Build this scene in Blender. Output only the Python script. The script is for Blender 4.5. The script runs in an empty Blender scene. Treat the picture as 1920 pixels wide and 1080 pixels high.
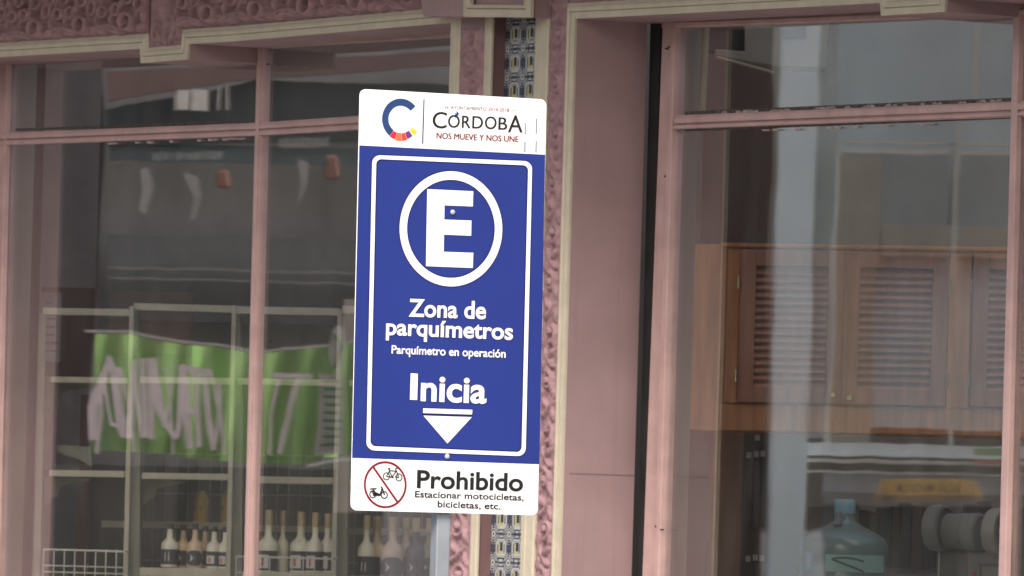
import bpy, math, random
import numpy as np
from mathutils import Vector, Matrix
random.seed(4)
D = bpy.data
scene = bpy.context.scene
COL = scene.collection

# ------------------------------------------------------------------ camera
f, HZ, ROLL, PSI, PHI = 14600.0, 940.0, math.radians(1.65), math.radians(56.3), math.radians(26.8)
CZ = 1.7
pt = math.atan((HZ - 540) / f)
F_ = Vector((0, math.cos(pt), math.sin(pt)))
U0 = Vector((0, -math.sin(pt), math.cos(pt)))
R0 = Vector((1, 0, 0))
R_ = R0 * math.cos(ROLL) + U0 * math.sin(ROLL)
U_ = U0 * math.cos(ROLL) - R0 * math.sin(ROLL)
C0 = Vector((0, 0, CZ))
cam = D.objects.new('camera', D.cameras.new('camera'))
COL.objects.link(cam)
cam.matrix_world = Matrix(((R_.x, U_.x, -F_.x, 0), (R_.y, U_.y, -F_.y, 0), (R_.z, U_.z, -F_.z, CZ), (0, 0, 0, 1)))
cam.data.sensor_width = 36
cam.data.lens = f / 1920 * 36
cam.data.clip_start = 0.5
cam.data.clip_end = 2000
cam.data.dof.use_dof = True
cam.data.dof.focus_distance = 17.1
cam.data.dof.aperture_fstop = 26
scene.camera = cam

# ------------------------------------------------------------------ light
scene.view_settings.view_transform = 'Standard'
scene.view_settings.look = 'None'
scene.view_settings.exposure = 0.95
scene.view_settings.gamma = 1
SUN_EL, SUN_AZ = math.radians(48), math.radians(191)     # azimuth clockwise from +Y
w = D.worlds.new('World'); scene.world = w; w.use_nodes = True
nt = w.node_tree
sky = nt.nodes.new('ShaderNodeTexSky'); sky.sky_type = 'NISHITA'; sky.sun_disc = False
sky.sun_elevation = SUN_EL; sky.sun_rotation = SUN_AZ
sky.air_density = 1.0; sky.dust_density = 6.0; sky.ozone_density = 0.6
bg = nt.nodes['Background']; bg.inputs[1].default_value = 0.12
nt.links.new(sky.outputs[0], bg.inputs[0])
sl = D.lights.new('sun', 'SUN'); sl.energy = 1.5; sl.angle = math.radians(25); sl.color = (1, .95, .88)
so = D.objects.new('sun', sl); COL.objects.link(so)
sd = Vector((math.sin(SUN_AZ) * math.cos(SUN_EL), math.cos(SUN_AZ) * math.cos(SUN_EL), math.sin(SUN_EL)))
so.rotation_euler = sd.to_track_quat('Z', 'Y').to_euler()

# ------------------------------------------------------------------ projection helpers
def ray(px, py):
    return F_ + R_ * ((px - 960) / f) + U_ * ((540 - py) / f)
def hit(px, py, P, n):
    d = ray(px, py)
    return C0 + d * ((P - C0).dot(n) / d.dot(n))
NF = Vector((math.sin(PSI), math.cos(PSI), 0))           # into the shop
UF = Vector((math.cos(PSI), -math.sin(PSI), 0))          # along the shop front, left to right
P0 = ray(1040, 540) * 22.8; P0.z = 0
def FW(u, wd, z): return P0 + UF * u + NF * wd + Vector((0, 0, z))
def FP(px, py, wd=0.0):
    P = hit(px, py, P0 + NF * wd, NF); d = P - P0 - NF * wd
    return d.dot(UF), P.z
def FQ(px, py, wd=0.0): return hit(px, py, P0 + NF * wd, NF)
US = Vector((math.cos(PHI), math.sin(PHI), 0)); NS = Vector((-math.sin(PHI), math.cos(PHI), 0))
Q0 = ray(840, 540) * 17.1
def SQ(px, py, wd=0.0): return hit(px, py, C0 + Q0 + NS * wd, NS)
def YQ(px, py, Y): return hit(px, py, Vector((0, Y, 0)), Vector((0, 1, 0)))
GLW = 0.268
def mirror(P):
    n = NF; k = (P - (P0 + n * GLW)).dot(n)
    return P - n * (2 * k)

# ------------------------------------------------------------------ materials
MATS = {}
def paint(name, col, rough=.55, var=.06, scale=14, bump=0.0, bscale=60, metal=0, stretch=(1, 1, 1), streak=0.0, spec=.4, coat=0):
    if name in MATS: return MATS[name]
    m = D.materials.new(name); m.use_nodes = True; t = m.node_tree; b = t.nodes['Principled BSDF']
    b.inputs['Roughness'].default_value = rough; b.inputs['Metallic'].default_value = metal
    b.inputs['Specular IOR Level'].default_value = spec
    b.inputs['Coat Weight'].default_value = coat
    co = t.nodes.new('ShaderNodeTexCoord'); mp = t.nodes.new('ShaderNodeMapping'); mp.inputs['Scale'].default_value = stretch
    t.links.new(co.outputs['Object'], mp.inputs[0])
    n = t.nodes.new('ShaderNodeTexNoise'); n.inputs['Scale'].default_value = scale; n.inputs['Detail'].default_value = 6
    t.links.new(mp.outputs[0], n.inputs['Vector'])
    r = t.nodes.new('ShaderNodeMapRange'); r.inputs[1].default_value = .3; r.inputs[2].default_value = .7
    r.inputs[3].default_value = 1 - var * 2; r.inputs[4].default_value = 1 + var
    t.links.new(n.outputs[0], r.inputs[0])
    mul = t.nodes.new('ShaderNodeMix'); mul.data_type = 'RGBA'; mul.blend_type = 'MULTIPLY'; mul.inputs[0].default_value = 1
    mul.inputs[6].default_value = (*col, 1); t.links.new(r.outputs[0], mul.inputs[7])
    out = mul.outputs[2]
    if streak:
        mp2 = t.nodes.new('ShaderNodeMapping'); mp2.inputs['Scale'].default_value = (22, 22, 1.2)
        t.links.new(co.outputs['Object'], mp2.inputs[0])
        n2 = t.nodes.new('ShaderNodeTexNoise'); n2.inputs['Scale'].default_value = 1.5; n2.inputs['Detail'].default_value = 5
        t.links.new(mp2.outputs[0], n2.inputs['Vector'])
        r2 = t.nodes.new('ShaderNodeMapRange'); r2.inputs[1].default_value = .52; r2.inputs[2].default_value = .75
        r2.inputs[3].default_value = 0; r2.inputs[4].default_value = streak
        t.links.new(n2.outputs[0], r2.inputs[0])
        mx = t.nodes.new('ShaderNodeMix'); mx.data_type = 'RGBA'; t.links.new(r2.outputs[0], mx.inputs[0])
        t.links.new(out, mx.inputs[6]); mx.inputs[7].default_value = (col[0] * .35, col[1] * .35, col[2] * .33, 1)
        out = mx.outputs[2]
    t.links.new(out, b.inputs['Base Color'])
    if bump:
        n3 = t.nodes.new('ShaderNodeTexNoise'); n3.inputs['Scale'].default_value = bscale; n3.inputs['Detail'].default_value = 4
        t.links.new(mp.outputs[0], n3.inputs['Vector'])
        bp = t.nodes.new('ShaderNodeBump'); bp.inputs['Strength'].default_value = 1; bp.inputs['Distance'].default_value = bump
        t.links.new(n3.outputs[0], bp.inputs['Height']); t.links.new(bp.outputs[0], b.inputs['Normal'])
    MATS[name] = m
    return m
def flat(name, col, rough=.4, spec=.4):
    return paint(name, col, rough, var=.015, scale=5, spec=spec)
def attr_mat(name, rough=.2):
    m = D.materials.new(name); m.use_nodes = True; t = m.node_tree; b = t.nodes['Principled BSDF']
    a = t.nodes.new('ShaderNodeAttribute'); a.attribute_name = 'Col'
    t.links.new(a.outputs['Color'], b.inputs['Base Color']); b.inputs['Roughness'].default_value = rough
    return m
def glass_mat():
    m = D.materials.new('window_glass'); m.use_nodes = True; t = m.node_tree; t.nodes.clear()
    o = t.nodes.new('ShaderNodeOutputMaterial'); mx = t.nodes.new('ShaderNodeMixShader')
    tr = t.nodes.new('ShaderNodeBsdfTransparent'); tr.inputs[0].default_value = (.96, .97, .96, 1)
    gl = t.nodes.new('ShaderNodeBsdfGlossy'); gl.inputs['Roughness'].default_value = 0.014; gl.inputs[0].default_value = (1, 1, 1, 1)
    lw = t.nodes.new('ShaderNodeLayerWeight'); lw.inputs[0].default_value = .5
    pw = t.nodes.new('ShaderNodeMath'); pw.operation = 'POWER'; pw.inputs[1].default_value = 2.3; t.links.new(lw.outputs['Facing'], pw.inputs[0])
    fr = t.nodes.new('ShaderNodeMath'); fr.operation = 'MULTIPLY_ADD'; fr.inputs[1].default_value = 1.1; fr.inputs[2].default_value = .05; t.links.new(pw.outputs[0], fr.inputs[0])
    co = t.nodes.new('ShaderNodeTexCoord'); mp = t.nodes.new('ShaderNodeMapping'); mp.inputs['Scale'].default_value = (1, 1, .55)
    t.links.new(co.outputs['Object'], mp.inputs[0])
    n = t.nodes.new('ShaderNodeTexNoise'); n.inputs['Scale'].default_value = 3.2; n.inputs['Detail'].default_value = 1.5
    t.links.new(mp.outputs[0], n.inputs['Vector'])
    bp = t.nodes.new('ShaderNodeBump'); bp.inputs['Distance'].default_value = .0004; bp.inputs['Strength'].default_value = 1
    t.links.new(n.outputs[0], bp.inputs['Height']); t.links.new(bp.outputs[0], gl.inputs['Normal'])
    t.links.new(fr.outputs[0], mx.inputs[0]); t.links.new(tr.outputs[0], mx.inputs[1]); t.links.new(gl.outputs[0], mx.inputs[2])
    du = t.nodes.new('ShaderNodeBsdfDiffuse'); du.inputs[0].default_value = (.55, .53, .50, 1)
    m2 = t.nodes.new('ShaderNodeMapping'); m2.inputs['Scale'].default_value = (1, 1, .3); t.links.new(co.outputs['Object'], m2.inputs[0])
    n4 = t.nodes.new('ShaderNodeTexNoise'); n4.inputs['Scale'].default_value = 9; n4.inputs['Detail'].default_value = 8; t.links.new(m2.outputs[0], n4.inputs['Vector'])
    r4 = t.nodes.new('ShaderNodeMapRange'); r4.inputs[1].default_value = .35; r4.inputs[2].default_value = .8; r4.inputs[3].default_value = .004; r4.inputs[4].default_value = .032
    t.links.new(n4.outputs[0], r4.inputs[0]); mz = t.nodes.new('ShaderNodeMixShader')
    t.links.new(r4.outputs[0], mz.inputs[0]); t.links.new(mx.outputs[0], mz.inputs[1]); t.links.new(du.outputs[0], mz.inputs[2])
    t.links.new(mz.outputs[0], o.inputs[0])
    return m
M_WALL = paint('pink_render', (.32, .222, .230), .7, .08, 3.5, .0006, 90, streak=.13)
M_ORN = paint('mauve_relief_paint', (.32, .195, .21), .65, .14, 30, .0005, 120)
M_CREAM = paint('cream_paint', (.51, .46, .36), .6, .05, 20, .0004, 80, streak=.10)
M_FRAME = paint('pink_frame_paint', (.50, .34, .325), .5, .07, 12, .0005, 70, streak=.2)
M_MAUVE = paint('dark_mauve_paint', (.17, .10, .105), .6, .06, 9)
M_DARK = paint('gap_nail_dark', (.018, .02, .02), .5, .2, 9)  # near-black for the painted shade of the gap, and for nail heads
M_GLASS = glass_mat()
M_TILE = attr_mat('glazed_tile', .25)

# ------------------------------------------------------------------ mesh helpers
class MB:
    def __init__(s): s.v = []; s.f = []; s.smooth = False; s.cols = None
    def poly(s, pts): k = len(s.v); s.v += [tuple(p) for p in pts]; s.f.append(tuple(range(k, k + len(pts))))
    def prism(s, pts, off):
        k = len(s.v); n = len(pts); s.v += [tuple(p) for p in pts] + [tuple(Vector(p) + off) for p in pts]
        s.f.append(tuple(range(k, k + n))); s.f.append(tuple(range(k + 2 * n - 1, k + n - 1, -1)))
        for i in range(n):
            j = (i + 1) % n; s.f.append((k + i, k + n + i, k + n + j, k + j))
        return s
    def box(s, o, a, b, c):       # origin and three edge vectors
        s.prism([o, o + a, o + a + b, o + b], c); return s
    def tube(s, pts, r, n=10, caps=True):
        rings = []
        for i, p in enumerate(pts):
            p = Vector(p); t = (Vector(pts[min(i + 1, len(pts) - 1)]) - Vector(pts[max(i - 1, 0)])).normalized()
            a = t.cross(Vector((0, 0, 1)));
            if a.length < .05: a = t.cross(Vector((1, 0, 0)))
            a.normalize(); b = t.cross(a); rr = r[i] if isinstance(r, (list, tuple)) else r
            k = len(s.v); s.v += [tuple(p + a * (rr * math.cos(q * 2 * math.pi / n)) + b * (rr * math.sin(q * 2 * math.pi / n))) for q in range(n)]
            rings.append(k)
        for k0, k1 in zip(rings, rings[1:]):
            for q in range(n): s.f.append((k0 + q, k0 + (q + 1) % n, k1 + (q + 1) % n, k1 + q))
        if caps: s.f.append(tuple(rings[0] + q for q in range(n))[::-1]); s.f.append(tuple(rings[-1] + q for q in range(n)))
        return s
    def lathe(s, c, prof, n=24, ax=Vector((0, 0, 1))):
        c = Vector(c); a = ax.orthogonal().normalized(); b = ax.cross(a); rings = []
        for r, z in prof:
            k = len(s.v); s.v += [tuple(c + ax * z + a * (r * math.cos(q * 2 * math.pi / n)) + b * (r * math.sin(q * 2 * math.pi / n))) for q in range(n)]; rings.append(k)
        for k0, k1 in zip(rings, rings[1:]):
            for q in range(n): s.f.append((k0 + q, k0 + (q + 1) % n, k1 + (q + 1) % n, k1 + q))
        s.f.append(tuple(rings[0] + q for q in range(n))[::-1]); s.f.append(tuple(rings[-1] + q for q in range(n)))
        return s
    def build(s, name, mat, parent=None, smooth=False, bevel=0):
        me = D.meshes.new(name); me.from_pydata(s.v, [], s.f); me.update()
        me.materials.append(mat)
        import bmesh
        bm = bmesh.new(); bm.from_mesh(me); bmesh.ops.recalc_face_normals(bm, faces=bm.faces); bm.to_mesh(me); bm.free()
        if smooth:
            for p in me.polygons: p.use_smooth = True
            try: me.set_sharp_from_angle(angle=math.radians(50))
            except Exception: pass
        o = D.objects.new(name, me); COL.objects.link(o)
        if parent is not None:
            o.parent = parent
            if parent.type == 'EMPTY': o.matrix_parent_inverse = Matrix.Translation(-parent.location)
        if bevel:
            b = o.modifiers.new('bevel', 'BEVEL'); b.width = bevel; b.segments = 2; b.limit_method = 'ANGLE'; b.angle_limit = math.radians(50)
        return o
def tag(o, label=None, cat=None, group=None, kind=None):
    if label: o['label'] = label
    if cat: o['category'] = cat
    if group: o['group'] = group
    if kind: o['kind'] = kind
    return o
def thing(name, loc, label, cat, group=None):
    o = D.objects.new(name, None); COL.objects.link(o); o.location = loc; o.empty_display_size = .1
    return tag(o, label, cat, group)
def fpoly(m, pts, w0, w1):        # outline as seen at depth w0 of the shop front, given real thickness
    m.prism([FQ(x, y, w0) for x, y in pts], NF * (w1 - w0)); return m
def sweep(m, path, prof, off=None):       # path: list of (u,z); prof: list of (d,w); d = offset to the left of the path
    P = [Vector(p) for p in path]; n = len(P); rings = []
    for i in range(n):
        d0 = (P[i] - P[i - 1]).normalized() if i > 0 else None
        d1 = (P[i + 1] - P[i]).normalized() if i < n - 1 else None
        if d0 is None: d0 = d1
        if d1 is None: d1 = d0
        n0 = Vector((-d0.y, d0.x)); n1 = Vector((-d1.y, d1.x)); b = (n0 + n1).normalized(); k = 1 / max(.3, b.dot(n0))
        r = len(m.v)
        for dd, ww in prof:
            q = P[i] + b * (dd * k); m.v.append(tuple(FW(q.x, ww, q.y)))
        rings.append(r)
    c = len(prof)
    for a, b in zip(rings, rings[1:]):
        for j in range(c - 1): m.f.append((a + j, b + j, b + j + 1, a + j + 1))
    m.f.append(tuple(rings[0] + j for j in range(c))); m.f.append(tuple(rings[-1] + j for j in range(c))[::-1])
    return m

# ------------------------------------------------------------------ ground
def struct(name, m, mat): o = m.build(name, mat); o['kind'] = 'structure'; return o
asph = paint('asphalt', (.05, .05, .052), .85, .15, 8, .002, 60)
pave = paint('pavement_concrete', (.30, .29, .27), .85, .12, 5, .001, 50)
g = MB(); g.poly([(-600, -600, -.17), (600, -600, -.17), (600, 600, -.17), (-600, 600, -.17)]); struct('ground', g, paint('ground_concrete', (.16, .155, .15), .9, .1, .5))
g = MB(); g.box(FW(-40, -9.5, -.166), UF * 80, NF * 7.2, Vector((0, 0, .012))); struct('road', g, asph)
g = MB(); g.box(FW(-40, -2.3, -.165), UF * 80, NF * 2.295, Vector((0, 0, .15))); struct('pavement', g, pave)

# ------------------------------------------------------------------ shop building
shop = thing('shop_building', FW(0, 0, 0), 'pink rendered shop front with cream mouldings and carved mauve relief around two wide windows', 'building')
WT = .25
uA = FP(848, 130)[0]            # right edge of left opening
uI = FP(1080, 100)[0]
uD0 = FP(921, 100)[0]; uD1 = FP(1003, 100)[0]
zt = 4.2
w0m = MB()
w0m.box(FW(uA, 0, -.02), UF * (uD0 - uA), NF * .31, Vector((0, 0, zt)))
w0m.box(FW(uD0, .052, -.02), UF * (uD1 - uD0), NF * .258, Vector((0, 0, zt)))
w0m.box(FW(uD1, 0, -.02), UF * (uI - uD1), NF * WT, Vector((0, 0, zt)))
# lintels with their keystone blocks
LP = [(-60, 110), (267, 91), (268, 118), (355, 111), (357, 82), (440, 77), (849, 42)]
RP = [(1081, 35), (1655, 5), (1657, 29), (1775, 22), (1777, -3), (1960, -13)]
def lint(path, u_lo, u_hi):
    pts = [FP(x, y) for x, y in path]; pts[0] = (u_lo, pts[0][1] + (0 if u_lo > -3.2 else .0)); pts[-1] = (u_hi, pts[-1][1])
    ring = pts + [(u_hi, zt), (u_lo, zt)]
    w0m.prism([FW(u, 0, z) for u, z in ring], NF * (WT + .06))
    return pts
LP[0] = (-140, 115)
lp = lint(LP, FP(-140, 115)[0], uA)
rp = lint(RP, uI, FP(1960, -13)[0])
uL = lp[0][0]; uR = rp[-1][0]
# plain wall beyond the picture on both sides, sills under the windows
w0m.box(FW(uL - 6, 0, -.02), UF * (6 - .0), NF * .31, Vector((0, 0, zt)))
w0m.box(FW(uR + .6, 0, -.02), UF * 3.5, NF * .31, Vector((0, 0, zt)))
w0m.box(FW(uR, 0, 3.25), UF * .6, NF * .31, Vector((0, 0, zt - 3.27)))
w0m.box(FW(uL, .0, -.02), UF * (uA - uL), NF * .31, Vector((0, 0, .9)))
w0m.box(FW(uI, .0, -.02), UF * (uR + .6 - uI), NF * .31, Vector((0, 0, .9)))
w0m.build('wall', M_WALL, shop)
# faint joint line on the reveal is a thin raised render seam
# dark strip painted in for the shaded gap between reveal and frame
g = MB(); fpoly(g, [(1222, -60), (1241, -60), (1206, 1300), (1190, 1300)], .262, .31); g.build('shaded_gap', M_DARK, shop)

# mouldings
prof = [(d_, w_ * .38) for d_, w_ in [(-.001, 0), (-.001, -.024), (.017, -.026), (.019, -.016), (.021, -.034), (.027, -.040), (.034, -.034), (.039, -.018), (.046, -.012), (.046, 0)]]
m = MB()
pL = [FP(x, y) for x, y in LP]; pL[-1] = (uA, FP(849, 42)[1])
zb = -.0
sweep(m, pL + [(uA, zb)], prof)
pR = [FP(x, y) for x, y in RP]
sweep(m, [(uI, zb), (uI, pR[0][1])] + pR[1:], prof)
m.build('cream_moulding', M_CREAM, shop)
# vertical cream strips of the pilaster
def vstrip(m, x0, x1, proj, y=100):
    a = FP(x0, y, -proj)[0]; b = FP(x1, y, -proj)[0]; wd = b - a
    ps = [(0, 0), (0, -proj), (wd * .28, -proj * 1.15), (wd * .34, -proj * .7), (wd * .40, -proj * 1.2), (wd * .9, -proj * 1.2), (wd, -proj * .9), (wd, 0)]
    k = []
    for z in (0, 3.9):
        r = len(m.v); k.append(r)
        for d, ww in ps: m.v.append(tuple(FW(a + d, ww, z)))
    c = len(ps)
    for j in range(c - 1): m.f.append((k[0] + j, k[0] + j + 1, k[1] + j + 1, k[1] + j))
m = MB(); vstrip(m, 908, 921, .008); vstrip(m, 1003, 1028, .011); m.build('pilaster_trim', M_CREAM, shop)
m = MB(); m.box(FW(uD0 + .001, .001, 0), UF * .004, NF * .05, Vector((0, 0, 3.9)))
m.build('recess_side', M_MAUVE, shop)

# glazed tile strip
def tile_color(x, y):
    ix, iy = x - np.floor(x) - .5, y - np.floor(y) - .5
    ax, ay = np.abs(ix), np.abs(iy)
    c = np.zeros(x.shape + (3,)); c[:] = (.06, .07, .105)
    white = np.array((.44, .45, .44)); yel = np.array((.42, .39, .20)); dk = np.array((.035, .04, .055)); gr = np.array((.20, .21, .25))
    ex, ey = .5 - ax, .5 - ay
    rr = np.hypot(ex, ey)
    c[(np.mod(rr, .085) < .040) & (rr < .36)] = white
    r = np.maximum(np.maximum(ax / .36, ay / .36), (ax + ay) / .58)
    c[(r > .92) & (r < 1.02)] = dk
    c[(r > .60) & (r < .92)] = white
    c[(r > .72) & (r < .79)] = gr
    c[r < .60] = dk
    inn = (ax < .16) & (ay < .20); c[inn] = yel
    c[inn & (ix > -.05) & (iy > -.10)] = dk
    c[(ax < .16) & (ay < .20) & (ax > .12) & (ix > 0)] = white
    c[(ey < .028) & (ax < .34) & (ax > .10)] = dk
    c[(ey < .11) & (ey > .05) & (ax < .10)] = white
    c[(ex < .03) & (ay < .30) & (ay > .05)] = dk
    c[rr < .11] = white; c[rr < .05] = dk
    return c
uT0 = uD0 + .002; uT1 = uD1; TW = uT1 - uT0
nu, nz = 100, 1500
z0, z1 = .3, 3.9
cell = .083; uph = FP(965.5, 115, .046)[0] - uT0
us = np.linspace(0, TW, nu); zs = np.linspace(z0, z1, nz)
UU, ZZ = np.meshgrid(us, zs)
cc = tile_color((UU - uph) / cell + .5, (ZZ - FP(975, 115)[1]) / (cell * 1.02) + .5)
me = D.meshes.new('tile_panel')
vv = np.zeros((nz, nu, 3)); base = np.array(FW(uT0, .046, 0))
vv[..., 0] = base[0] + UF.x * UU; vv[..., 1] = base[1] + UF.y * UU; vv[..., 2] = ZZ
idx = np.arange(nz * nu).reshape(nz, nu)
fa = np.stack([idx[:-1, :-1], idx[:-1, 1:], idx[1:, 1:], idx[1:, :-1]], -1).reshape(-1, 4)
me.from_pydata(vv.reshape(-1, 3).tolist(), [], fa.tolist())
ca = me.color_attributes.new('Col', 'FLOAT_COLOR', 'POINT')
ca.data.foreach_set('color', np.concatenate([cc.reshape(-1, 3), np.ones((nz * nu, 1))], 1).astype(np.float32).ravel())
me.materials.append(M_TILE)
o = D.objects.new('tile_panel', me); COL.objects.link(o); o.parent = shop; o.matrix_parent_inverse = Matrix.Translation(-shop.location)

# carved relief
def relief(name, quad, feats, res=.004, wbase=-.004, corner=None):
    # quad: four (u,z): bl, br, tr, tl ; feats(x,y,L,H) -> height
    bl, br, tr, tl = [np.array(q) for q in quad]
    L = np.linalg.norm(br - bl); Hh = np.linalg.norm(tl - bl)
    a, b = max(6, int(L / res)), max(6, int(Hh / res))
    s, t = np.meshgrid(np.linspace(0, 1, a), np.linspace(0, 1, b))
    uz = ((1 - s) * (1 - t))[..., None] * bl + (s * (1 - t))[..., None] * br + (s * t)[..., None] * tr + ((1 - s) * t)[..., None] * tl
    h = feats(s * L, t * Hh, L, Hh)
    edge = np.minimum(np.minimum(s * L, (1 - s) * L), np.minimum(t * Hh, (1 - t) * Hh))
    h = h * np.clip(edge / .004, 0, 1)
    wv = wbase - h
    v = np.zeros(uz.shape[:2] + (3,)); p0 = np.array(P0)
    for k in range(3): v[..., k] = p0[k] + UF[k] * uz[..., 0] + NF[k] * wv + (uz[..., 1] if k == 2 else 0)
    idx = np.arange(a * b).reshape(b, a)
    fa = np.stack([idx[:-1, :-1], idx[:-1, 1:], idx[1:, 1:], idx[1:, :-1]], -1).reshape(-1, 4)
    me = D.meshes.new(name); me.from_pydata(v.reshape(-1, 3).tolist(), [], fa.tolist()); me.materials.append(M_ORN)
    for p in me.polygons: p.use_smooth = True
    o = D.objects.new(name, me); COL.objects.link(o); o.parent = shop; o.matrix_parent_inverse = Matrix.Translation(-shop.location)
    return o
def ridge(x, y, pts, r0, h0, taper=True):
    out = np.zeros_like(x); n = len(pts) - 1
    for i in range(n):
        ax, ay = pts[i]; bx, by = pts[i + 1]; dx, dy = bx - ax, by - ay
        t = np.clip(((x - ax) * dx + (y - ay) * dy) / (dx * dx + dy * dy + 1e-12), 0, 1)
        d = np.hypot(x - ax - t * dx, y - ay - t * dy)
        k = 1 - .55 * (i + t) / n if taper else 1
        q = np.clip(1 - (d / (r0 * k)) ** 2, 0, 1)
        out = np.maximum(out, h0 * k * np.sqrt(q))
    return out
def scroll(cx, cy, r, a0, turns, sgn=1, n=14):
    return [(cx + r * (1 - .72 * i / n) * math.cos(a0 + sgn * turns * 2 * math.pi * i / n), cy + r * (1 - .72 * i / n) * math.sin(a0 + sgn * turns * 2 * math.pi * i / n)) for i in range(n + 1)]
def leaf(x, y, cx, cy, ang, ln, wd, h):
    c, s = math.cos(ang), math.sin(ang); lx = (x - cx) * c + (y - cy) * s; ly = -(x - cx) * s + (y - cy) * c
    q = 1 - (lx / ln) ** 2 - (ly / wd) ** 2
    vein = 1 - .35 * np.exp(-(ly / (wd * .18)) ** 2)
    return h * np.sqrt(np.clip(q, 0, 1)) * vein
def col_feats(seed, per=.145, flip=1):
    def fn(x, y, L, H):
        h = np.zeros_like(x); n = int(H / per) + 2; rnd = random.Random(seed)
        for k in range(-1, n):
            m0 = (y > (k - .4) * per) & (y < (k + 1.5) * per)
            if not m0.any(): continue
            xs, ys = x[m0], y[m0] - k * per; hh = np.zeros_like(xs); j = rnd.uniform(-.004, .004)
            s = 1 if k % 2 else -1; s *= flip; cx = L / 2
            W = L / 2
            hh = np.maximum(hh, ridge(xs, ys, scroll(cx + s * W * .15, per * .42 + j, W * .72, math.pi / 2 * -s, .95, s), .010, .020))
            hh = np.maximum(hh, ridge(xs, ys, [(cx - s * W * .5, per * .72), (cx - s * W * .1, per * .80), (cx + s * W * .5, per * .98), (cx + s * W * .65, per * 1.12)], .010, .018))
            hh = np.maximum(hh, leaf(xs, ys, cx - s * W * .55, per * .25, 1.2 * s, .030, .011, .018))
            hh = np.maximum(hh, leaf(xs, ys, cx - s * W * .35, per * .98, -.7 * s, .026, .010, .020))
            hh = np.maximum(hh, leaf(xs, ys, cx + s * W * .62, per * .74, 1.9 * s, .024, .009, .017))
            hh = np.maximum(hh, leaf(xs, ys, cx + s * W * .1, per * .43, .3, .012, .012, .026))
            hh = np.maximum(hh, leaf(xs, ys, cx + s * W * .75, per * .18, 1.0, .022, .010, .016))
            h[m0] = np.maximum(h[m0], hh)
        return h * .8 + .0012 * np.sin(x * 260) * np.cos(y * 190)
    return fn
def oring(x, y, cx, cy, rx, ry, wd, h):
    d = np.hypot((x - cx) / rx, (y - cy) / ry); q = ((d - 1) * (rx + ry) / 2 / wd)
    return h * np.sqrt(np.clip(1 - q * q, 0, 1))
def frieze_feats(x, y, L, H):
    h = np.zeros_like(x); per = .29; n = int(L / per) + 2; rnd = random.Random(3)
    for k in range(-1, n):
        m0 = (x > (k - .3) * per) & (x < (k + 1.3) * per)
        if not m0.any(): continue
        xs, ys = x[m0] - k * per, y[m0]; hh = np.zeros_like(xs)
        j = lambda: rnd.uniform(-.004, .004)
        for a in ((.205, .040, .036, .024, .011, .038), (.045, .078, .026, .017, .009, .030), (.125, .082, .024, .018, .009, .032), (.265, .092, .024, .020, .009, .03),
                  (.195, .118, .030, .018, .010, .030), (.085, .128, .026, .016, .010, .028), (-.005, .128, .024, .016, .010, .028), (.205, .165, .03, .02, .01, .03), (.11, .175, .03, .02, .01, .03), (.02, .175, .03, .02, .01, .03)):
            hh = np.maximum(hh, oring(xs, ys, a[0] + j(), a[1] + j() * .6, *a[2:]))
        for a in ((.035, .022, .25, .042, .018, .036), (.105, .024, -.25, .040, .018, .036), (.262, .020, .3, .030, .014, .030), (.155, .050, 1.5, .030, .014, .034), (.085, .055, 1.2, .026, .012, .028),
                  (.002, .055, 1.6, .030, .013, .032), (.240, .075, 2.0, .026, .013, .03), (.160, .100, 1.3, .030, .013, .032), (.03, .11, 1.5, .03, .012, .03), (.24, .14, 1.4, .03, .012, .03), (.15, .145, 1.6, .03, .014, .03)):
            hh = np.maximum(hh, leaf(xs, ys, a[0] + j(), a[1] + j() * .5, *a[2:]))
        h[m0] = np.maximum(h[m0], hh)
    return h * 1.2 + .0012 * np.sin(x * 230) * np.cos(y * 240)
def key_feats(x, y, L, H):
    c = L / 2
    h = leaf(x, y, c, H * .62, 1.57, .085, .045, .045)
    for s in (-1, 1):
        h = np.maximum(h, ridge(x, y, scroll(c + s * .055, .045, .030, 1.57, 1.1, -s), .011, .026))
        h = np.maximum(h, ridge(x, y, [(c + s * .03, .02), (c + s * .08, .09), (c + s * .09, .15), (c + s * .07, .2)], .012, .024))
        h = np.maximum(h, leaf(x, y, c + s * .09, .04, 1.2 * s, .03, .012, .02))
    h = np.maximum(h, leaf(x, y, c, .03, 1.57, .03, .014, .026))
    return h * .7
bw = .046
def up(p, d): return (p[0], p[1] + d)
uB0, uB1 = uA + bw, FP(908, 100)[0]
uH0, uH1 = FP(1028, 100)[0], uI - bw
zc = FP(870, 55)[1]
relief('carved_strip', [(uB0 + .008, .4), (uB1 + .010, .4), (uB1 + .010, zc), (uB0 + .008, zc)], col_feats(2))
relief('carved_strip', [(uH0 + .018, .4), (uH1 + .004, .4), (uH1 + .004, 3.9), (uH0 + .018, 3.9)], col_feats(5, flip=-1))
FH = .26
k0, k1 = pL[1], pL[4]
relief('carved_frieze', [up(pL[0], bw), (k0[0] + bw, k0[1] + bw - .002), (k0[0] + bw, k0[1] + FH), up(pL[0], FH)], frieze_feats)
relief('carved_frieze', [(k1[0] - bw, k1[1] + bw + .002), up(FP(795, 47), bw), up(FP(795, 47), FH), (k1[0] - bw, k1[1] + FH)], frieze_feats)
kb0, kb1 = pL[2], pL[3]
relief('carved_keystone', [(kb0[0] + bw + .012, kb0[1] + bw), (kb1[0] - bw + .004, kb1[1] + bw), (kb1[0] - bw + .004, k1[1] + FH), (kb0[0] + bw + .012, k0[1] + FH)], key_feats, .003, -.002)
r0, r1 = pR[0], pR[1]
relief('carved_frieze', [(uI + .0, r0[1] + bw), (r1[0] - bw, r1[1] + bw), (r1[0] - bw, r1[1] + FH), (uI, r0[1] + FH)], frieze_feats)
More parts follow.
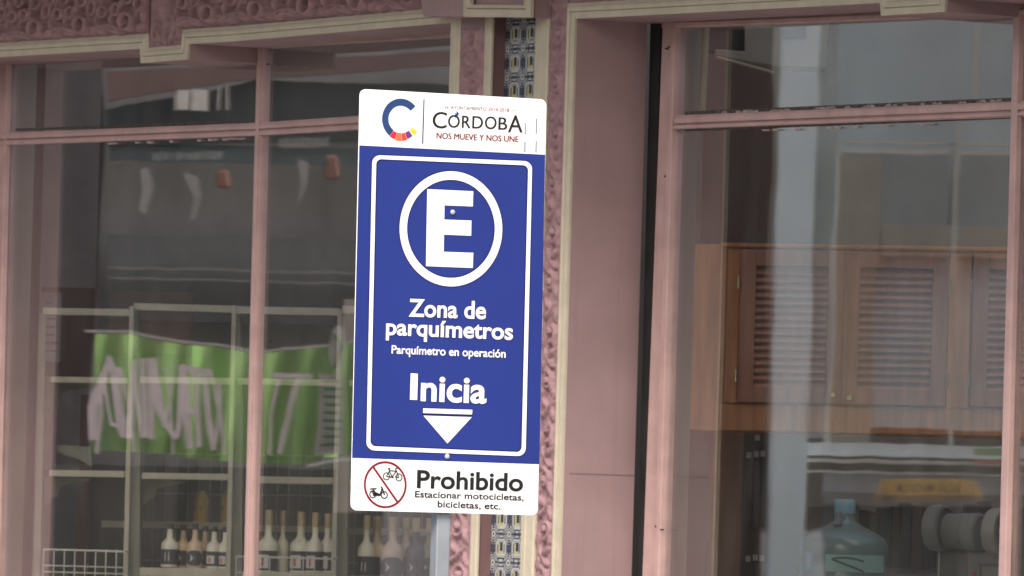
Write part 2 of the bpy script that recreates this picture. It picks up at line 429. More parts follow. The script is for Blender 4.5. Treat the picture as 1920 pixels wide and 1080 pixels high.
# light ledge above the left frieze
m = MB(); ql = up(pL[0], .205); q2 = up(pL[1], .235)
a = FP(-60, -6); b = FP(140, -4)
m.prism([FW(a[0], -.045, a[1] + .012), FW(b[0], -.045, FP(140, -14)[1]), FW(b[0], -.045, 3.4), FW(a[0], -.045, 3.4)], NF * .04); m.build('ledge', paint('pale_lilac_paint', (.50, .43, .47), .6), shop)
# console block above the pilaster
m = MB(); wq = -.075
m.prism([FQ(785, -60, wq), FQ(786, -20, wq), FQ(793, 31, wq), FQ(874, 31, wq), FQ(874, -60, wq)], NF * (-wq - .002))
m.prism([FQ(874, 24, wq + .012), FQ(1003, 33, wq + .012), FQ(1003, -60, wq + .012), FQ(874, -60, wq + .012)], NF * (-wq - .014))
m.build('console_block', M_WALL, shop, bevel=.003)
m = MB()
prof2 = [(0, 0), (0, -.012), (.022, -.014), (.024, -.008), (.027, -.016), (.036, -.012), (.038, 0)]
def wsw(path, pr, wb):
    sweep(m, path, [(d, ww + wb) for d, ww in pr])
pp = [FP(x, y, wq) for x, y in [(1000, -60), (1000, 33), (874, 32), (874, -60)]]
wsw(pp[::-1], prof2, wq + .002); m.build('console_trim', M_CREAM, shop)
# cornice and balcony slab above the picture
m = MB(); m.box(FW(-12, -.95, 3.62), UF * 22, NF * .95, Vector((0, 0, .16))); m.box(FW(-12, -.55, 3.46), UF * 22, NF * .55, Vector((0, 0, .16)))
m.build('cornice', M_CREAM, shop)
m = MB(); m.box(FW(-12, 0, 4.18), UF * 22, NF * .4, Vector((0, 0, 4))); m.build('upper_wall', M_WALL, shop)

# ------------------------------------------------------------------ window frames
W0 = .25
def frame_parts(nm, flats, beads, panes, label):
    fm = MB()
    for k, pts in enumerate(flats): fpoly(fm, pts, W0 + .006 + .0004 * k, .288 - .0004 * k)
    fr = fm.build('window_frame', M_FRAME, shop, bevel=.0025); fr['label'] = label
    bm_ = MB()
    for k, pts in enumerate(beads): fpoly(bm_, pts, W0 - .004 + .0003 * k, .2672)
    bm_.build('glazing_bead', M_FRAME, fr, bevel=.003)
    for pts in panes:
        g = MB(); fpoly(g, pts, GLW, GLW + .006); g.build('glass_pane', M_GLASS, fr)
def Ln(p, q):     # vertical edge through two pixels, returns x at y
    return lambda y: p[0] + (q[0] - p[0]) * (y - p[1]) / (q[1] - p[1])
jl0, jl1 = Ln((8, 125), (-14, 1070)), Ln((15, 125), (-6, 1070))
ml0, ml1 = Ln((481, 100), (457, 1050)), Ln((493, 100), (469, 1050))
def vbar(e0, e1, y0, y1): return [(e0(y0), y0), (e1(y0), y0), (e1(y1), y1), (e0(y1), y1)]
mid = Ln((487, 100), (463, 1050))
frame_parts('left',
    [vbar(lambda y: jl0(y) - 60, jl1, 60, 1500), vbar(ml0, ml1, 40, 1500),
     [(-70, 252), (480, 230), (880, 203), (880, 226), (480, 248), (-70, 271)],
     [(-70, 90), (480, 70), (880, 30), (880, 68), (480, 91), (-70, 121)]],
    [vbar(lambda y: jl0(y) + 5, lambda y: jl1(y) - 6, 117, 1500), vbar(lambda y: ml0(y) + 1, mid, 90, 1500),
     [(-70, 255), (480, 234), (880, 208), (880, 218), (480, 242), (-70, 264)],
     [(-70, 267), (480, 246), (880, 222), (880, 230), (480, 254), (-70, 275)]],
    [[(-30, 60), (500, 60), (480, 250), (-30, 260)], [(-50, 255), (490, 245), (470, 1500), (-70, 1500)],
     [(490, 60), (900, 30), (880, 225), (490, 245)], [(490, 240), (880, 220), (870, 1500), (465, 1500)]],
    'pink wooden frame of the left shop window, crossed by transom and mullion')
rj0, rj1, rj2 = Ln((1240, 100), (1206, 1020)), Ln((1253, 100), (1225, 1020)), Ln((1270, 60), (1242, 1000))
rm0, rm1 = Ln((1898, 100), (1873, 1020)), Ln((1909, 100), (1886, 1020))
frame_parts('right',
    [vbar(rj0, rj2, 36, 1500), vbar(rm0, lambda y: rm1(y) + 3, -10, 1500),
     [(1250, 217), (1900, 190), (2060, 182), (2060, 213), (1900, 220), (1250, 242)],
     [(1240, 20), (1900, -6), (2060, -12), (2060, 22), (1900, 29), (1240, 53)]],
    [vbar(lambda y: rj1(y) + 2, lambda y: rj2(y) - 5, 50, 1500), vbar(rm0, rm1, 5, 1500),
     [(1262, 220), (1900, 193), (2060, 187), (2060, 198), (1900, 206), (1262, 232)],
     [(1262, 235), (1900, 211), (2060, 206), (2060, 212), (1900, 217), (1262, 242)],
     [(1262, 42), (1900, 17), (2060, 12), (2060, 22), (1900, 27), (1262, 51)]],
    [[(1255, 10), (1905, -10), (1905, 205), (1255, 235)], [(1255, 230), (1905, 200), (1890, 1500), (1225, 1500)],
     [(1905, -10), (2100, -20), (2100, 200), (1905, 205)], [(1905, 205), (2080, 195), (2080, 1500), (1880, 1500)]],
    'pink wooden frame of the right shop window, peeling along its transom')
# peeled putty along the transoms
pm = MB(); rnd = random.Random(8)
def bits(a, b, n, hgt, wd=.246):
    for i in range(n):
        t = rnd.random(); x = a[0] + (b[0] - a[0]) * t; y = a[1] + (b[1] - a[1]) * t; l = rnd.uniform(4, 16)
        sl_ = (b[1] - a[1]) / (b[0] - a[0])
        fpoly(pm, [(x, y), (x + l, y + l * sl_), (x + l * .8, y + l * sl_ - hgt * rnd.uniform(.5, 1)), (x + l * .2, y - hgt * rnd.uniform(.4, 1))], .258, .266)
bits((1345, 213), (1885, 190), 40, 5); bits((1400, 244), (1800, 229), 12, -4); bits((150, 270), (470, 257), 14, -5)
pm.build('peeling_putty', paint('old_putty', (.42, .34, .31), .8, .2, 60), shop)
pm = MB(); fpoly(pm, [(1284, 209), (1896, 183), (1896, 190), (1284, 216)], .260, .2675); fpoly(pm, [(1284, 246), (1284, 243), (1893, 220), (1893, 222)], .262, .2676)
fpoly(pm, [(30, 241), (478, 225), (478, 229), (30, 245)], .262, .2677)
pm.build('dirty_putty', paint('sooty_putty', (.10, .085, .075), .9, .4, 90), shop)
# hairline joint on the reveal and nail holes on the frame
jm = MB(); zj = FP(1053, 888)[1]
jm.box(FW(uI - .0, .02, zj), UF * .0012, NF * .228, Vector((0, 0, .003))); jm.build('render_joint', paint('joint', (.22, .15, .15), .9), shop)
for x, y in [(1247, 91), (1252, 88), (1238, 993), (1228, 987), (500, 120), (503, 640), (1245, 330)]:
    MB().lathe(FQ(x, y, W0 - .008), [(.0022, 0), (.0022, .012)], 8, NF).build('nail_head', M_DARK, shop)

# ------------------------------------------------------------------ interior shell
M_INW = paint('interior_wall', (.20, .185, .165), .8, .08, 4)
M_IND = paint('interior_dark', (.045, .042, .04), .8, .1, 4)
zC = 3.7
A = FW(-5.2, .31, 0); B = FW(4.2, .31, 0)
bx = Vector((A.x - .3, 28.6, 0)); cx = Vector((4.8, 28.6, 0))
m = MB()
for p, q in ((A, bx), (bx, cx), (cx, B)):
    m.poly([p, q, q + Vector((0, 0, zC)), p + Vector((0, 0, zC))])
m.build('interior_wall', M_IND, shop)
m = MB(); m.poly([v + Vector((0, 0, .02)) for v in (A, bx, cx, B)]); m.build('shop_floor', paint('shop_floor_tile', (.35, .33, .30), .4), shop)
# inner linings of the two windows (perpendicular to the glass)
M_LIN = paint('grey_green_lining', (.27, .265, .21), .7, .1, 9, stretch=(1, 1, .15))
uj = FP(jl1(600), 600, .31)[0]; MB().box(FW(uj - .03, .29, .3), UF * .03, NF * .125, Vector((0, 0, 3))).build('inner_lining', M_LIN, shop)
uj2 = FP(rj2(600) - 4, 600, .31)[0]; MB().box(FW(uj2 - .03, .29, .3), UF * .03, NF * .115, Vector((0, 0, 3))).build('inner_lining', M_LIN, shop)

def yp(m, pts, Y, th=.02):
    m.prism([YQ(x, y, Y) for x, y in pts], Vector((0, th, 0))); return m
def yr(m, x0, y0, x1, y1, Y, th=.02, sl=.022):
    return yp(m, [(x0, y0), (x1, y0 + (x1 - x0) * sl), (x1 - (y1 - y0) * .0285, y1 + (x1 - x0) * sl), (x0 - (y1 - y0) * .0285, y1)], Y, th)
def ypart(name, rects, Y, mat, th, parent, bevel=0):
    m = MB()
    for k, r in enumerate(rects): yr(m, *r, Y + .0007 * k, th)
    return m.build(name, mat, parent, bevel=bevel)

# ---- left: partition panel, door frame, notice
ypart('partition_panel', [(88, 60, 192, 1200)], 27.6, paint('taupe_panel', (.36, .31, .29), .7), .03, shop)
o = ypart('blue_screen', [(84, 880, 150, 1190)], 27.3, paint('blue_grey_board', (.13, .16, .21), .5), .03, None)
tag(o, 'blue grey board standing behind the rack at the left edge of the left window', 'board')
o = ypart('wooden_post', [(152, 740, 172, 1200)], 27.2, paint('maroon_post', (.16, .055, .05), .5), .04, None)
tag(o, 'dark maroon post standing behind the left bay of the shelving', 'post')
notice = thing('wall_notice', YQ(97, 690, 27.0), 'grey paper notice on a maroon board above the top left shelf', 'notice')
ypart('backing_board', [(78, 538, 186, 705)], 27.05, paint('maroon_board', (.13, .065, .06), .6), .015, notice)
ypart('paper', [(76, 548, 116, 678)], 27.03, paint('notice_paper', (.33, .33, .32), .7), .004, notice)
tm = MB()
for k in range(7):
    yr(tm, 86, 566 + k * 15, 86 + 14 + (k * 7) % 9, 569 + k * 15, 27.027, .002)
tm.build('writing', paint('notice_ink', (.12, .09, .09), .7), notice)

# ---- shelving rack
RK = 26.1
rack = thing('display_rack', YQ(350, 1080, RK), 'cream metal shelving rack of four bays behind the left shop window', 'shelf')
M_SH = paint('cream_metal', (.52, .48, .37), .45, .08, 12, streak=.12)
M_SHD = paint('olive_metal', (.25, .25, .205), .5, .08, 12)
def shelf(x0, y0, x1, y1, sl=.015, Y=RK, dep=.32, nm='shelf'):
    m = MB(); yr(m, x0, y0, x1, y1, Y, .018, sl)
    a, b = YQ(x0, y0, Y), YQ(x1, y0 + (x1 - x0) * sl, Y)
    m.box(a + Vector((0, .019, -.004)), b - a, Vector((0, dep, 0)), Vector((0, 0, -.010)))
    return m.build(nm, M_SH, rack, bevel=.002)
shelf(80, 577, 243, 590); shelf(251, 568, 436, 581, .028); shelf(443, 574, 636, 588, .02); shelf(641, 573, 800, 587)
shelf(95, 706, 240, 717); shelf(262, 706, 434, 718); shelf(445, 709, 632, 721); shelf(655, 712, 800, 724)
shelf(92, 881, 234, 893); shelf(266, 886, 428, 898); shelf(470, 893, 624, 906); shelf(656, 897, 800, 909)
shelf(190, 976, 425, 989, Y=26.45, dep=.2); shelf(456, 984, 622, 996, Y=26.45, dep=.2); shelf(655, 990, 800, 1002, Y=26.45, dep=.2)
shelf(262, 1064, 426, 1080); shelf(454, 1072, 622, 1086, .01); shelf(655, 1080, 830, 1094, .01)
for x, yt in ((243, 574), (435, 572), (633, 580)):
    m = MB(); yp(m, [(x, yt), (x + 8, yt), (x - 8, 1300), (x - 18, 1300)], RK - .014, .03); m.build('upright', M_SH, rack, bevel=.002)
    m = MB(); yp(m, [(x + 8.5, yt + 6), (x + 14, yt + 10), (x + 20, 760), (x + 17, 1300), (x - 8, 1300)], RK + .02, .25); m.build('side_panel', M_SHD, rack)
m = MB(); yp(m, [(74, 590), (86, 590), (70, 1300), (56, 1300)], RK - .01, .03); m.build('upright', M_SHD, rack)
def bracket(x, y, fl=1, s=1):
    m = MB(); pts = [(0, 0), (92, 3), (88, 8), (48, 14), (30, 20), (25, 38), (14, 42), (8, 52), (0, 54)]
    yp(m, [(x + fl * a * s, y + b * s) for a, b in pts], RK + .12, .012); m.build('bracket', M_SHD, rack)
bracket(86, 718); bracket(84, 894, 1, .95); bracket(266, 899, 1, .9)
m = MB(); yp(m, [(106, 834), (170, 838), (172, 876), (150, 862), (108, 848)], RK + .1, .012); m.build('bracket', M_SHD, rack)

# ---- dark goods deeper in the shop
M_BROWN = paint('brown_panel', (.13, .065, .05), .6)
o = ypart('framed_picture', [(206, 545, 362, 660)], 27.9, M_BROWN, .03, None); tag(o, 'brown panel hanging on the far wall above the shelving', 'picture')
grid = thing('wire_grid', YQ(540, 1080, 27.4), 'thin dark wire grid panel standing behind the bottle shelves', 'grid')
m = MB()
for k in range(26):
    x = 270 + k * 21; m.tube([YQ(x, 840, 27.4), YQ(x - 7, 1100, 27.4)], .0025, 6)
m.build('wires', paint('grid_wire', (.16, .18, .18), .4), grid)
m = MB()
for y in (850, 925, 985, 1050): m.tube([YQ(265, y, 27.41), YQ(815, y + 8, 27.41)], .003, 6)
m.build('rails', paint('grid_wire', (.16, .18, .18), .4), grid)

# ---- bottles
M_CAPG = paint('gold_foil', (.52, .41, .24), .5, .1, 30)
M_CAPK = paint('black_cap', (.03, .03, .032), .35)
M_LABK = paint('dark_label', (.035, .037, .06), .5)
M_LABW = paint('white_label', (.62, .60, .57), .6)
M_RED = paint('red_print', (.42, .04, .03), .6)
def liquid(name, c): return paint(name, c, .18, .04, 10, coat=.3)
L_CREAM = liquid('cream_liquor', (.80, .76, .60)); L_TAN = liquid('tan_liquor', (.70, .52, .33)); L_WHITE = liquid('white_liquor', (.82, .78, .66)); L_PINK = liquid('pale_pink_liquor', (.70, .55, .46))
S26 = f / RK
def bottle(x, ytop, ybase, rpx, Y, body, capm, labkind, label, group, neck=.42, capf=.16):
    S = f / Y; b = YQ(x, ybase, Y); Hh = (ybase - ytop) / S; r = rpx * 1.1 / S
    t = thing('liquor_bottle', b, label, 'bottle', group)
    bh = Hh * (1 - neck)
    prf = [(r * .9, 0), (r, .004), (r, bh * .86), (r * .93, bh * .95), (r * .66, bh * 1.04), (r * .42, bh * 1.12), (r * .36, bh * 1.22), (r * .34, Hh * (1 - capf))]
    m = MB().lathe(b, prf); m.build('glass_body', body, t, smooth=True)
    m = MB().lathe(b, [(r * .40, Hh * (1 - capf)), (r * .40, Hh * .995), (r * .34, Hh)]); m.build('cap', capm, t, smooth=True)
    # label wraps the front half
    if labkind:
        z0_, z1_ = bh * .10, bh * .70
        if labkind == 'oval': pass
        m = MB(); n = 16; R = r * 1.015
        def P(a, z): return Vector((b.x + R * math.sin(a), b.y - R * math.cos(a), b.z + z))
        k = len(m.v)
        for i in range(n + 1):
            a = -1.35 + 2.7 * i / n
            if labkind == 'oval':
                h = math.sqrt(max(.02, 1 - (a / 1.36) ** 2)) * (z1_ - z0_) / 2; zc_ = (z0_ + z1_) / 2; za, zb_ = zc_ - h, zc_ + h
            else: za, zb_ = z0_, z1_
            m.v += [tuple(P(a, za)), tuple(P(a, zb_))]
        for i in range(n): m.f.append((k + 2 * i, k + 2 * i + 2, k + 2 * i + 3, k + 2 * i + 1))
        lb = m.build('label', M_LABK, t, smooth=True)
        R = r * 1.03
        if labkind == 'card':
            m = MB(); n = 6; k = 0
            for i in range(n + 1):
                a = -1.15 + 1.25 * i / n; m.v += [tuple(P(a, z0_ + .008)), tuple(P(a, z1_ - .014))]
            for i in range(n): m.f.append((2 * i, 2 * i + 2, 2 * i + 3, 2 * i + 1))
            m.build('label_card', M_LABW, lb)
            R = r * 1.05; m = MB()
            zz = z1_ - .020; aa = -.50
            for q in range(5):
                s = .10 + .08 * (q % 2); h = (zz - z0_ - .012) / 5
                m.poly([P(aa - s, zz - q * h - h * .9), P(aa + s * .7, zz - q * h - h), P(aa + s, zz - q * h), P(aa - s * .6, zz - q * h)])
            m.build('printed_figure', M_RED, lb)
            R = r * 1.04; m = MB(); m.poly([P(-1.1, z1_ - .009), P(1.1, z1_ - .009), P(1.1, z1_ - .006), P(-1.1, z1_ - .006)]); m.build('label_line', M_LABW, lb)
        else:
            m = MB(); zc_ = (z0_ + z1_) / 2
            if labkind == 'oval': m.poly([P(-.55, zc_ - .014), P(-.25, zc_ - .004), P(-.1, zc_), P(-.25, zc_ + .004), P(-.55, zc_ + .016), P(-.45, zc_)])
            else: m.poly([P(-.5, zc_ - .014), P(0, zc_ - .014), P(0, zc_ + .016), P(-.5, zc_ + .016)])
            m.build('label_mark', M_LABW, lb)
    return t
G = 'liquor bottles standing on the shelves behind the left window'
B1 = 26.18
bottle(317, 981, 1063, 15, B1, L_CREAM, M_CAPK, 'small', 'short pale green-cream bottle with black cap, leftmost on the bottom shelf', G, capf=.13)
bottle(342, 984, 1065, 13.5, B1 + .05, L_TAN, M_CAPK, 'oval', 'tan bottle with black cap and oval label, second from the left on the bottom shelf', G, capf=.13)
bottle(364, 982, 1066, 13.5, B1, L_TAN, M_CAPK, 'oval', 'tan bottle with wide black cap and white arrow mark, third from the left', G, capf=.13)
bottle(383, 986, 1064, 12.5, B1 + .08, L_TAN, M_CAPK, 'oval', 'tan bottle partly behind the short white bottles on the bottom shelf', G, capf=.13)
bottle(400, 987, 1066, 13, B1, L_WHITE, M_CAPK, 'card', 'short white bottle with black cap and white card label, left of a pair', G, capf=.13)
bottle(421, 988, 1067, 13, B1, L_WHITE, M_CAPK, 'card', 'short white bottle with black cap right beside the second rack upright', G, capf=.13)
for (x, yt, nm, lk, rr, dy) in ((501, 956, 'tall cream bottle with gold neck closest to the window mullion', 'card', 17, 0), (528, 957, 'tall cream bottle with gold neck whose label is turned away, second beside the mullion', None, 11, .06),
                                (562, 959, 'tall cream bottle with gold neck in the middle of its row of five', 'card', 18, .03), (589, 961, 'tall white bottle with gold neck, fourth of its row of five', 'card', 15, 0), (612, 963, 'tall white bottle with gold neck touching the third rack upright', 'card', 15, .02)):
    bottle(x, yt, 1076, rr, B1 + dy, L_CREAM if x < 580 else L_WHITE, M_CAPG, lk, nm, G, neck=.48, capf=.24)
for (x, yt, nm, lk, rr, body, cp, dy) in ((685, 966, 'tall cream bottle with gold neck just under the lower left corner of the parking sign', 'small', 15, L_CREAM, M_CAPG, 0), (704, 968, 'tall tan bottle with gold neck and dark oval label under the parking sign', 'oval', 19, L_TAN, M_CAPG, .05),
                                     (734, 969, 'pale pink bottle under the no-parking text of the sign', 'oval', 20, L_PINK, M_CAPG, .0), (759, 970, 'pale pink bottle second to the right under the sign', 'oval', 16, L_PINK, M_CAPG, .06),
                                     (777, 971, 'dark-bodied bottle with pale neck under the sign', 'oval', 17, paint('dark_liquor', (.10, .10, .13), .2), M_CAPG, .02), (803, 972, 'olive bottle with gold neck beside the sign post', 'oval', 17, paint('olive_liquor', (.24, .25, .17), .2), M_CAPG, .04)):
    bottle(x, yt, 1090, rr, B1 + dy, body, cp, lk, nm, G, neck=.46, capf=.22)
def mustard(x, label):
    S = f / 26.5; b = YQ(x, 980, 26.5)
    t = thing('sauce_bottle', b, label, 'bottle', 'yellow sauce bottles on the back shelf')
    r = 13.5 / S; H = 60 / S
    MB().lathe(b, [(r * .9, 0), (r, .003), (r * .97, H * .4), (r, H * .7), (r * .8, H * .85), (r * .5, H * .92), (r * .45, H)]).build('plastic_body', paint('mustard_plastic', (.92, .60, .13), .35), t, smooth=True)
    m = MB(); 
    R = r * 1.03; m.poly([Vector((b.x + R * math.sin(a), b.y - R * math.cos(a), b.z + z)) for a, z in ((-1, H * .36), (.1, H * .36), (.1, H * .52), (-1, H * .52))])
    m.build('label', paint('blue_label', (.10, .13, .30), .5), t)
mustard(376, 'yellow sauce bottle with small blue label standing alone on the back shelf')
mustard(427, 'yellow sauce bottle half hidden by the second rack upright')

# ---- wire baskets
M_WIRE = paint('white_wire', (.58, .56, .48), .4)
def basket(x0, x1, y0, y1, step, Y, label):
    t = thing('wire_basket', YQ((x0 + x1) / 2, y1 + 60, Y), label, 'basket')
    m = MB(); yy = lambda x: (x - x0) * .028
    m.tube([YQ(x0, y0, Y), YQ(x1, y0 + yy(x1), Y), YQ(x1 + 14, y0 + yy(x1) - 3, Y + .3)], .0035, 6); m.build('rim', M_WIRE, t)
    m = MB(); x = x0
    while x < x1: m.tube([YQ(x, y0, Y), YQ(x - 3, y1, Y)], .0024, 6); x += step
    for y in (y0 + 30, y0 + 42, y0 + 70): m.tube([YQ(x0, y, Y + .003), YQ(x1, y + yy(x1), Y + .003)], .0024, 6)
    m.build('wires', M_WIRE, t)
basket(82, 232, 1030, 1140, 19.5, 25.95, 'white wire basket at the bottom left corner of the left window')
basket(443, 622, 1043, 1140, 21, 25.9, 'white wire basket in front of the tall gold-necked bottles')

# ------------------------------------------------------------------ right interior
M_WOOD = paint('cedar_wood', (.58, .25, .11), .4, .16, 7, .0006, 50, stretch=(6, 6, .5))
M_WOODO = paint('honey_wood_side', (.62, .33, .15), .4, .16, 7, stretch=(6, 6, .5))
M_WOODD = paint('cedar_door', (.43, .19, .12), .4, .14, 7, stretch=(6, 6, .5))
CY = 24.6
cab = thing('wall_cabinet', YQ(1560, 830, CY), 'reddish wooden wall cabinet with louvred doors behind the right window', 'cabinet')
def cp(pts, Y): return [YQ(x, y, Y) for x, y in pts]
cs = lambda x: (x - 1290) * .018      # its gentle slope in the picture
m = MB()
m.prism(cp([(1354, 457), (2060, 457 + cs(2060)), (2050, 806 + cs(2060) * 1.5), (1345, 808)], CY + .03), Vector((0, .30, 0)))
m.build('carcass', M_WOOD, cab)
m = MB(); m.prism(cp([(1280, 457), (1355, 458), (1346, 808), (1268, 802)], CY + .06), Vector((0, .26, 0))); m.build('side_panel', M_WOODO, cab)
m = MB()
for r in ([(1352, 455), (2060, 467), (2060, 474), (1352, 463)],):
    m.prism(cp(r, CY - .01), Vector((0, .33, 0)))
m.build('top_moulding', M_WOOD, cab, bevel=.003)
m = MB()
for k, r in enumerate(([(1366, 464), (1390, 465), (1381, 756), (1358, 755)], [(1781, 474), (1822, 475), (1815, 766), (1773, 765)], [(1350, 757), (2060, 770), (2058, 822), (1346, 806)])):
    m.prism(cp(r, CY + .002 * k), Vector((0, .025, 0)))
m.build('face_frame', M_WOOD, cab, bevel=.002)
def door(x0, x1, dy, hinge, knob):
    y0, y1 = 467 + dy, 754 + dy; k = (x1 - x0) * .018
    L = lambda x, y: (x - (y - y0) * .028, y + (x - x0) * .018)
    m = MB(); iw = 29
    for q in ([L(x0, y0), L(x0 + iw, y0), L(x0 + iw, y1), L(x0, y1)], [L(x1 - iw, y0), L(x1, y0), L(x1, y1), L(x1 - iw, y1)],
              [L(x0 + iw, y0), L(x1 - iw, y0), L(x1 - iw, y0 + 30), L(x0 + iw, y0 + 30)], [L(x0 + iw, y1 - 31), L(x1 - iw, y1 - 31), L(x1 - iw, y1), L(x0 + iw, y1)]):
        m.prism(cp(q, CY - .012), Vector((0, .03, 0)))
    d = m.build('door', M_WOODD, cab, bevel=.002)
    m = MB(); n = 16; a, b = y0 + 30, y1 - 31; h = (b - a) / n
    for i in range(n):
        ya = a + i * h
        p = [YQ(*L(x0 + iw, ya), CY + .016), YQ(*L(x1 - iw, ya), CY + .016), YQ(*L(x1 - iw, ya + h * 1.05), CY - .006), YQ(*L(x0 + iw, ya + h * 1.05), CY - .006)]
        m.prism(p, Vector((0, .004, -.006)))
    m.build('louvres', M_WOODD, d)
    m = MB(); m.prism(cp([L(x0 + iw, a), L(x1 - iw, a), L(x1 - iw, b), L(x0 + iw, b)], CY + .0255), Vector((0, .003, 0))); m.build('door_back', M_IND, d)
    m = MB(); c = YQ(*knob, CY - .012)
    m.lathe(c + Vector((0, 0, 0)), [(.004, 0), (.005, .010), (.011, .014), (.012, .022), (.007, .028)], 16, Vector((0, -1, 0))); m.build('knob', paint('brass', (.62, .52, .32), .25, metal=.8), d, smooth=True)
    m = MB()
    for yy in (y0 + 62, y1 - 50):
        x, y = L(hinge, yy); m.tube([YQ(x, y - 12, CY - .018), YQ(x - .5, y + 12, CY - .018)], .0045, 8)
    m.build('hinge', paint('brass', (.62, .52, .32), .25, metal=.8), d)
door(1390, 1584, 0, 1387, (1561, 741))
door(1585, 1780, 4, 1783, (1592, 746))
door(1827, 2030, 8, 1824, (2005, 752))

o = ypart('wall_panel', [(1326, 0, 1462, 840)], 25.6, paint('dark_umber_panel', (.10, .068, .055), .6), .03, shop)
o = ypart('wooden_door', [(1333, 790, 1395, 1250)], 25.3, paint('brown_door', (.20, .095, .06), .45, .14, 6, stretch=(5, 5, .4)), .04, None)
tag(o, 'brown wooden door edge below the left end of the louvred cabinet', 'door')
# clutter rack behind (hooks and hanging bags)
hk = thing('hook_board', YQ(1420, 1070, 25.28), 'dark board with pale hooks and hanging packets beside the brown door', 'board')
ypart('board', [(1396, 800, 1455, 1250)], 25.3, paint('dark_board', (.07, .05, .045), .6), .02, hk)
m = MB()
for (x, y) in ((1400, 848), (1414, 846), (1426, 845), (1398, 1042), (1412, 1040), (1424, 1041), (1416, 815)):
    yr(m, x, y, x + 9, y + 11, 25.27, .01)
m.build('tag', paint('pale_tag', (.42, .40, .36), .6), hk)
m = MB()
for (x, y) in ((1398, 862), (1414, 866), (1430, 860), (1400, 1056), (1416, 1058), (1432, 1054)):
    yr(m, x, y, x + 13, y + 120, 25.275, .012)
m.build('packet', paint('dark_packet', (.06, .055, .06), .35), hk)

# ceiling fixtures seen in the right transom light
o = MB(); o.tube([FQ(1324, 30, .385), FQ(1316, 215, .385)], .0115, 14); o = o.build('service_pipe', paint('beige_pipe', (.42, .38, .25), .4), None, smooth=True)
tag(o, 'beige vertical pipe in the left corner of the right transom light', 'pipe')
ab = thing('air_curtain', YQ(1420, 100, 24.9), 'cream wall unit with sloping underside behind the right transom light', 'air conditioner')
m = MB(); m.prism(cp([(1396, 20), (1555, 18), (1548, 128), (1466, 126), (1340, 104), (1342, 92), (1396, 96)], 24.9), Vector((0, .22, 0))); m.build('housing', paint('cream_housing', (.36, .34, .29), .5), ab, bevel=.004)
m = MB(); m.prism(cp([(1330, 50), (1394, 50), (1392, 104), (1300, 90), (1302, 56)], 24.95), Vector((0, .2, 0))); m.build('vent_box', paint('dark_vent', (.05, .05, .045), .5), ab)
m = MB(); m.tube([YQ(1344, 107, 24.85), YQ(1450, 136, 24.85)], .0045, 8); m.build('rod', paint('beige_pipe', (.42, .38, .25), .4), ab)
m = MB(); m.prism(cp([(1468, 52), (1512, 50), (1512, 71), (1468, 73)], 24.893), Vector((0, .006, 0))); m.build('grille', paint('dark_vent', (.05, .05, .045), .5), ab)

# water jug
jc = YQ(1580, 1100, 24.3); Sj = f / 24.3
jug = thing('water_jug', jc, 'large blue-green plastic water jug with light blue cap behind the right window', 'water jug')
M_JUG = paint('teal_plastic', (.15, .235, .225), .15, .08, 6, coat=.4)
J = lambda x, y: ((x) / Sj, (1100 - y) / Sj)
MB().lathe(jc, [J(80, 1200), J(84, 1190), J(84, 1062), J(80, 1052), (J(84, 1044)), J(84, 1022), J(76, 1008), J(52, 994), J(28, 982), J(20, 975), J(18, 960), J(18, 955)], 36).build('bottle_body', M_JUG, jug, smooth=True)
MB().lathe(jc, [J(20, 963), J(20, 940), J(17, 936)], 24).build('cap', paint('cap_blue', (.22, .44, .52), .35), jug, smooth=True)
m = MB(); m.tube([YQ(1572, 962, 24.25), YQ(1571, 985, 24.24)], [.012, .014], 12); m.build('spout', paint('grey_plastic', (.20, .21, .21), .3), jug)
def around(c, r, a, z): return Vector((c.x + r * math.sin(a), c.y - r * math.cos(a), z))
m = MB(); zt_, zb2 = YQ(1515, 1034, 24.3).z, YQ(1515, 1068, 24.3).z; r_ = 84.8 / Sj
m.poly([around(jc, r_, a, z) for a, z in ((-1.05, zb2), (-.78, zb2), (-.78, zt_), (-1.05, zt_))]); m.build('blue_sticker', paint('sticker_blue', (.20, .42, .58), .5), jug)
m = MB(); r_ += .001
for q in range(3): m.poly([around(jc, r_, a, z) for a, z in ((-.95 , zb2 + .010 + q * .014), (-.88, zb2 + .010 + q * .014), (-.87, zb2 + .019 + q * .014), (-.94, zb2 + .019 + q * .014))])
m.build('sticker_print', M_LABW, jug)
zl0, zl1 = YQ(1600, 1072, 24.3).z, YQ(1600, 1040, 24.3).z
m = MB(); n = 14; r_ = 84.9 / Sj
for i in range(n + 1):
    a = -.45 + 1.5 * i / n; m.v += [tuple(around(jc, r_, a, zl0)), tuple(around(jc, r_, a, zl1))]
for i in range(n): m.f.append((2 * i, 2 * i + 2, 2 * i + 3, 2 * i + 1))
m.build('teal_label', paint('teal_label', (.32, .56, .50), .4), jug)
m = MB(); r_ += .0015
cz = (zl0 + zl1) / 2 - .012
for i in range(8):
    a0, a1 = -.3 + .09 * i, -.3 + .09 * (i + 1)
    h = lambda a: .026 * math.cos((a + .02) * 2.2)
    m.poly([around(jc, r_, a0, cz + h(a0)), around(jc, r_, a1, cz + h(a1)), around(jc, r_, a1, cz + h(a1) + .006), around(jc, r_, a0, cz + h(a0) + .006)])
    m.poly([around(jc, r_, a0, cz + .02 - .05 * (a0 + .3)), around(jc, r_, a1, cz + .02 - .05 * (a1 + .3)), around(jc, r_, a1, cz + .026 - .05 * (a1 + .3)), around(jc, r_, a0, cz + .028 - .05 * (a0 + .3))])
m.build('label_swirl', paint('dark_teal_print', (.03, .06, .06), .5), jug)

